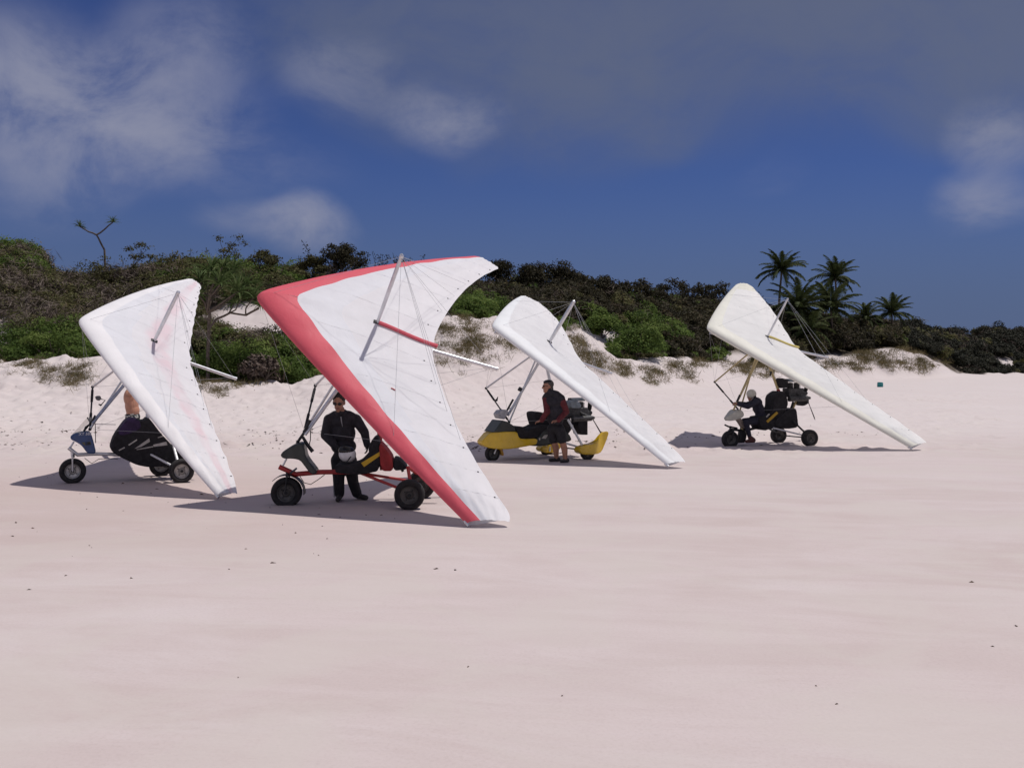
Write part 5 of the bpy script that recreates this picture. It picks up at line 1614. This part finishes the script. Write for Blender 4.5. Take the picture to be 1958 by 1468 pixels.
# -- bare-backed man behind the leftmost microlight
d = 22.2
o = px_at(254, 0, d); o[2] = ground_z(o[0], d)
b = Body(o)
hc = J(253, 729, 0)
hA = b.head(hc, (-1, -.1, .05), Z)
b.cap(J(255, 740, 0), .058, J(256, 748, 0), .066, 'skin')
b.ell(J(250, 760, 0), (.145, .20, .22), np.eye(3), 'skin').ell(J(252, 774, 0), (.142, .175, .26), np.eye(3), 'skin').ell(J(254, 785, 0), (.142, .165, .17), np.eye(3), 'skin')
b.ell(J(254, 797, 0), (.155, .175, .14), np.eye(3), 'sht')
b.limb([J(250, 752, -.20), J(262, 745, -.38), J(276, 735, -.30)], [.058, .046, .036], 'skin').hand(J(276, 735, -.30), (1, .1, .6), (0, 0, -1), (0, -1, 0), 'skin', .4)
b.limb([J(250, 752, .20), J(262, 748, .36), J(278, 740, .30)], [.058, .046, .036], 'skin').hand(J(278, 740, .30), (1, -.1, .5), (0, 0, -1), (0, 1, 0), 'skin', .4)
for e in (-1, 1):
    kn = J(252, 842, e * .11); an = J(255 + e * 3, 872, e * .13); an[2] = ground_z(an[0], d) + .09
    mid_ = J(254, 805, e * .10) * .3 + kn * .7
    b.limb([J(254, 805, e * .10), mid_], [.108, .095], 'sht').limb([mid_, kn], [.068, .058], 'skin').limb([kn, an], [.056, .038], 'skin')
    toe = an + np.array((-.20, 0, -.055)); b.cap(an, .042, an + np.array((.03, 0, -.05)), .036, 'skin').cap(an + np.array((.03, 0, -.05)), .036, toe, .026, 'skin')
man = b.build('person', 'bare-chested man in dark patterned shorts behind the leftmost microlight, mostly hidden', {'skin': SKIN2, 'lip': LIP, 'eye': EYE, 'sht': mat('dark_board_shorts', (.024, .028, .032), .8, var=.3)})
f, sd, up = hA
child(MB().ell(hc + up * .04 - f * .03, (.098, .086, .096), hA, 18, 12), 'hair', HAIR, man, o)
pt = MB(); pr_ = np.random.default_rng(3)
for k in range(34):
    a_ = pr_.uniform(-2.6, -.4); zz = pr_.uniform(-.12, .075); rr = math.sqrt(max(.05, 1 - (zz / .15) ** 2))
    p = J(254, 797, 0) + np.array((math.cos(a_) * .157 * rr, math.sin(a_) * .178 * rr, zz))
    nn = np.array((math.cos(a_) / .157, math.sin(a_) / .178, zz * 3)); dd_, u_, v_ = frame_of(nn)
    pt.ell(p, (.006, pr_.uniform(.012, .03), pr_.uniform(.008, .018)), (dd_, u_, v_), 8, 5)
child(pt, 'print_motif', mat('pale_print', (.50, .50, .46), .8), man, o)

# -- pilot sitting in the rightmost microlight
o = t4.o.copy()
Q = lambda x, y, lat=0.0: t4.P(*c7(x, y), lat) + o
b = Body(o)
hc = Q(668, 592)
hA = b.head(hc, -t4.a + np.array((0, 0, -.15)), Z)
b.cap(Q(690, 640), .06, Q(712, 670), .08, 'suit')
tv = Q(830, 950) - Q(735, 680); tv /= np.linalg.norm(tv)
TA = (np.cross(t4.l, tv), t4.l, tv)
b.ell(Q(745, 690), (.125, .20, .14), TA, 'suit').ell(Q(775, 780), (.13, .19, .22), TA, 'suit').ell(Q(815, 900), (.14, .18, .18), TA, 'suit')
b.cap(Q(745, 672, -.17), .085, Q(745, 672, .17), .085, 'suit')
b.limb([Q(735, 680, -.20), Q(620, 752, -.27), Q(470, 715, -.24)], [.078, .064, .050], 'suit').hand(Q(465, 713, -.24), -t4.a + np.array((0, 0, .15)), -Z, t4.l, 'skin', .8)
b.limb([Q(735, 680, .20), Q(600, 720, .30), Q(470, 700, .26)], [.078, .064, .050], 'suit').hand(Q(465, 698, .26), -t4.a + np.array((0, 0, .15)), -Z, -t4.l, 'skin', .8)
b.limb([Q(830, 950, -.10), Q(590, 985, -.17), Q(640, 1180, -.19)], [.105, .078, .056], 'suit').cap(Q(645, 1200, -.19), .055, Q(700, 1245, -.19), .060, 'boot').cap(Q(700, 1250, -.19), .060, Q(600, 1265, -.19), .042, 'boot')
b.limb([Q(830, 950, .10), Q(560, 965, .17), Q(520, 1180, .17)], [.105, .078, .056], 'suit').cap(Q(522, 1200, .17), .055, Q(550, 1255, .17), .055, 'boot').cap(Q(550, 1258, .17), .052, Q(470, 1268, .17), .040, 'boot')
man = b.build('person', 'seated pilot in navy flying suit and pale helmet, arms forward on the control bar', {'skin': SKIN, 'lip': LIP, 'eye': EYE, 'suit': NAVY, 'boot': BOOT}, .013)
f, sd, up = hA
hm = child(MB().ell(hc + up * .045 - f * .012, (.132, .112, .118), hA, 22, 14), 'helmet', mat('pale_helmet', (.52, .50, .43), .35, coat=.4), man, o)
child(MB().ell(hc - up * .035 - f * .045, (.075, .110, .075), hA, 16, 10), 'headset', BLK, man, o)
child(MB().tube([hc + sd * .09 + up * .03, hc + sd * .10 - up * .06 + f * .02, hc + f * .05 - up * .12], .010, 6).tube([hc - sd * .10 + up * .03, hc - sd * .105 - up * .06 + f * .02, hc + f * .05 - up * .12], .010, 6), 'chin_strap', DECAL, man, o)

# helmet lying on the red microlight
hp = t2.P(*c3(805, 825), -.10) + t2.o
hr = thing('flying_helmet', tuple(hp), 'white flying helmet with dark visor resting on the red microlight seat', 'helmet')
HA = (np.array((-.75, -.6, .25)) / np.linalg.norm((-.75, -.6, .25)), np.array((.6, -.78, 0)) / np.linalg.norm((.6, -.78, 0)), None)
ha_f, ha_s = HA[0], HA[1] - HA[0] * (HA[1] @ HA[0]); ha_s /= np.linalg.norm(ha_s); ha_u = np.cross(ha_f, ha_s)
ha_u = ha_u if ha_u[2] > 0 else -ha_u
AX = (ha_f, ha_s, ha_u)
MB().ell((0, 0, 0), (.135, .115, .118), AX, 22, 14).build('shell', mat('white_helmet', (.62, .62, .64), .3, coat=.4), hr)
MB().ell(ha_f * .025 + ha_u * .045, (.130, .108, .085), AX, 20, 12).build('visor', GLASS, hr)
MB().tube([ha_s * .11 - ha_u * .02, ha_s * .10 - ha_u * .12 + ha_f * .04, -ha_s * .10 - ha_u * .12 + ha_f * .04, -ha_s * .11 - ha_u * .02], .009, 6).build('chin_strap', BLK, hr)
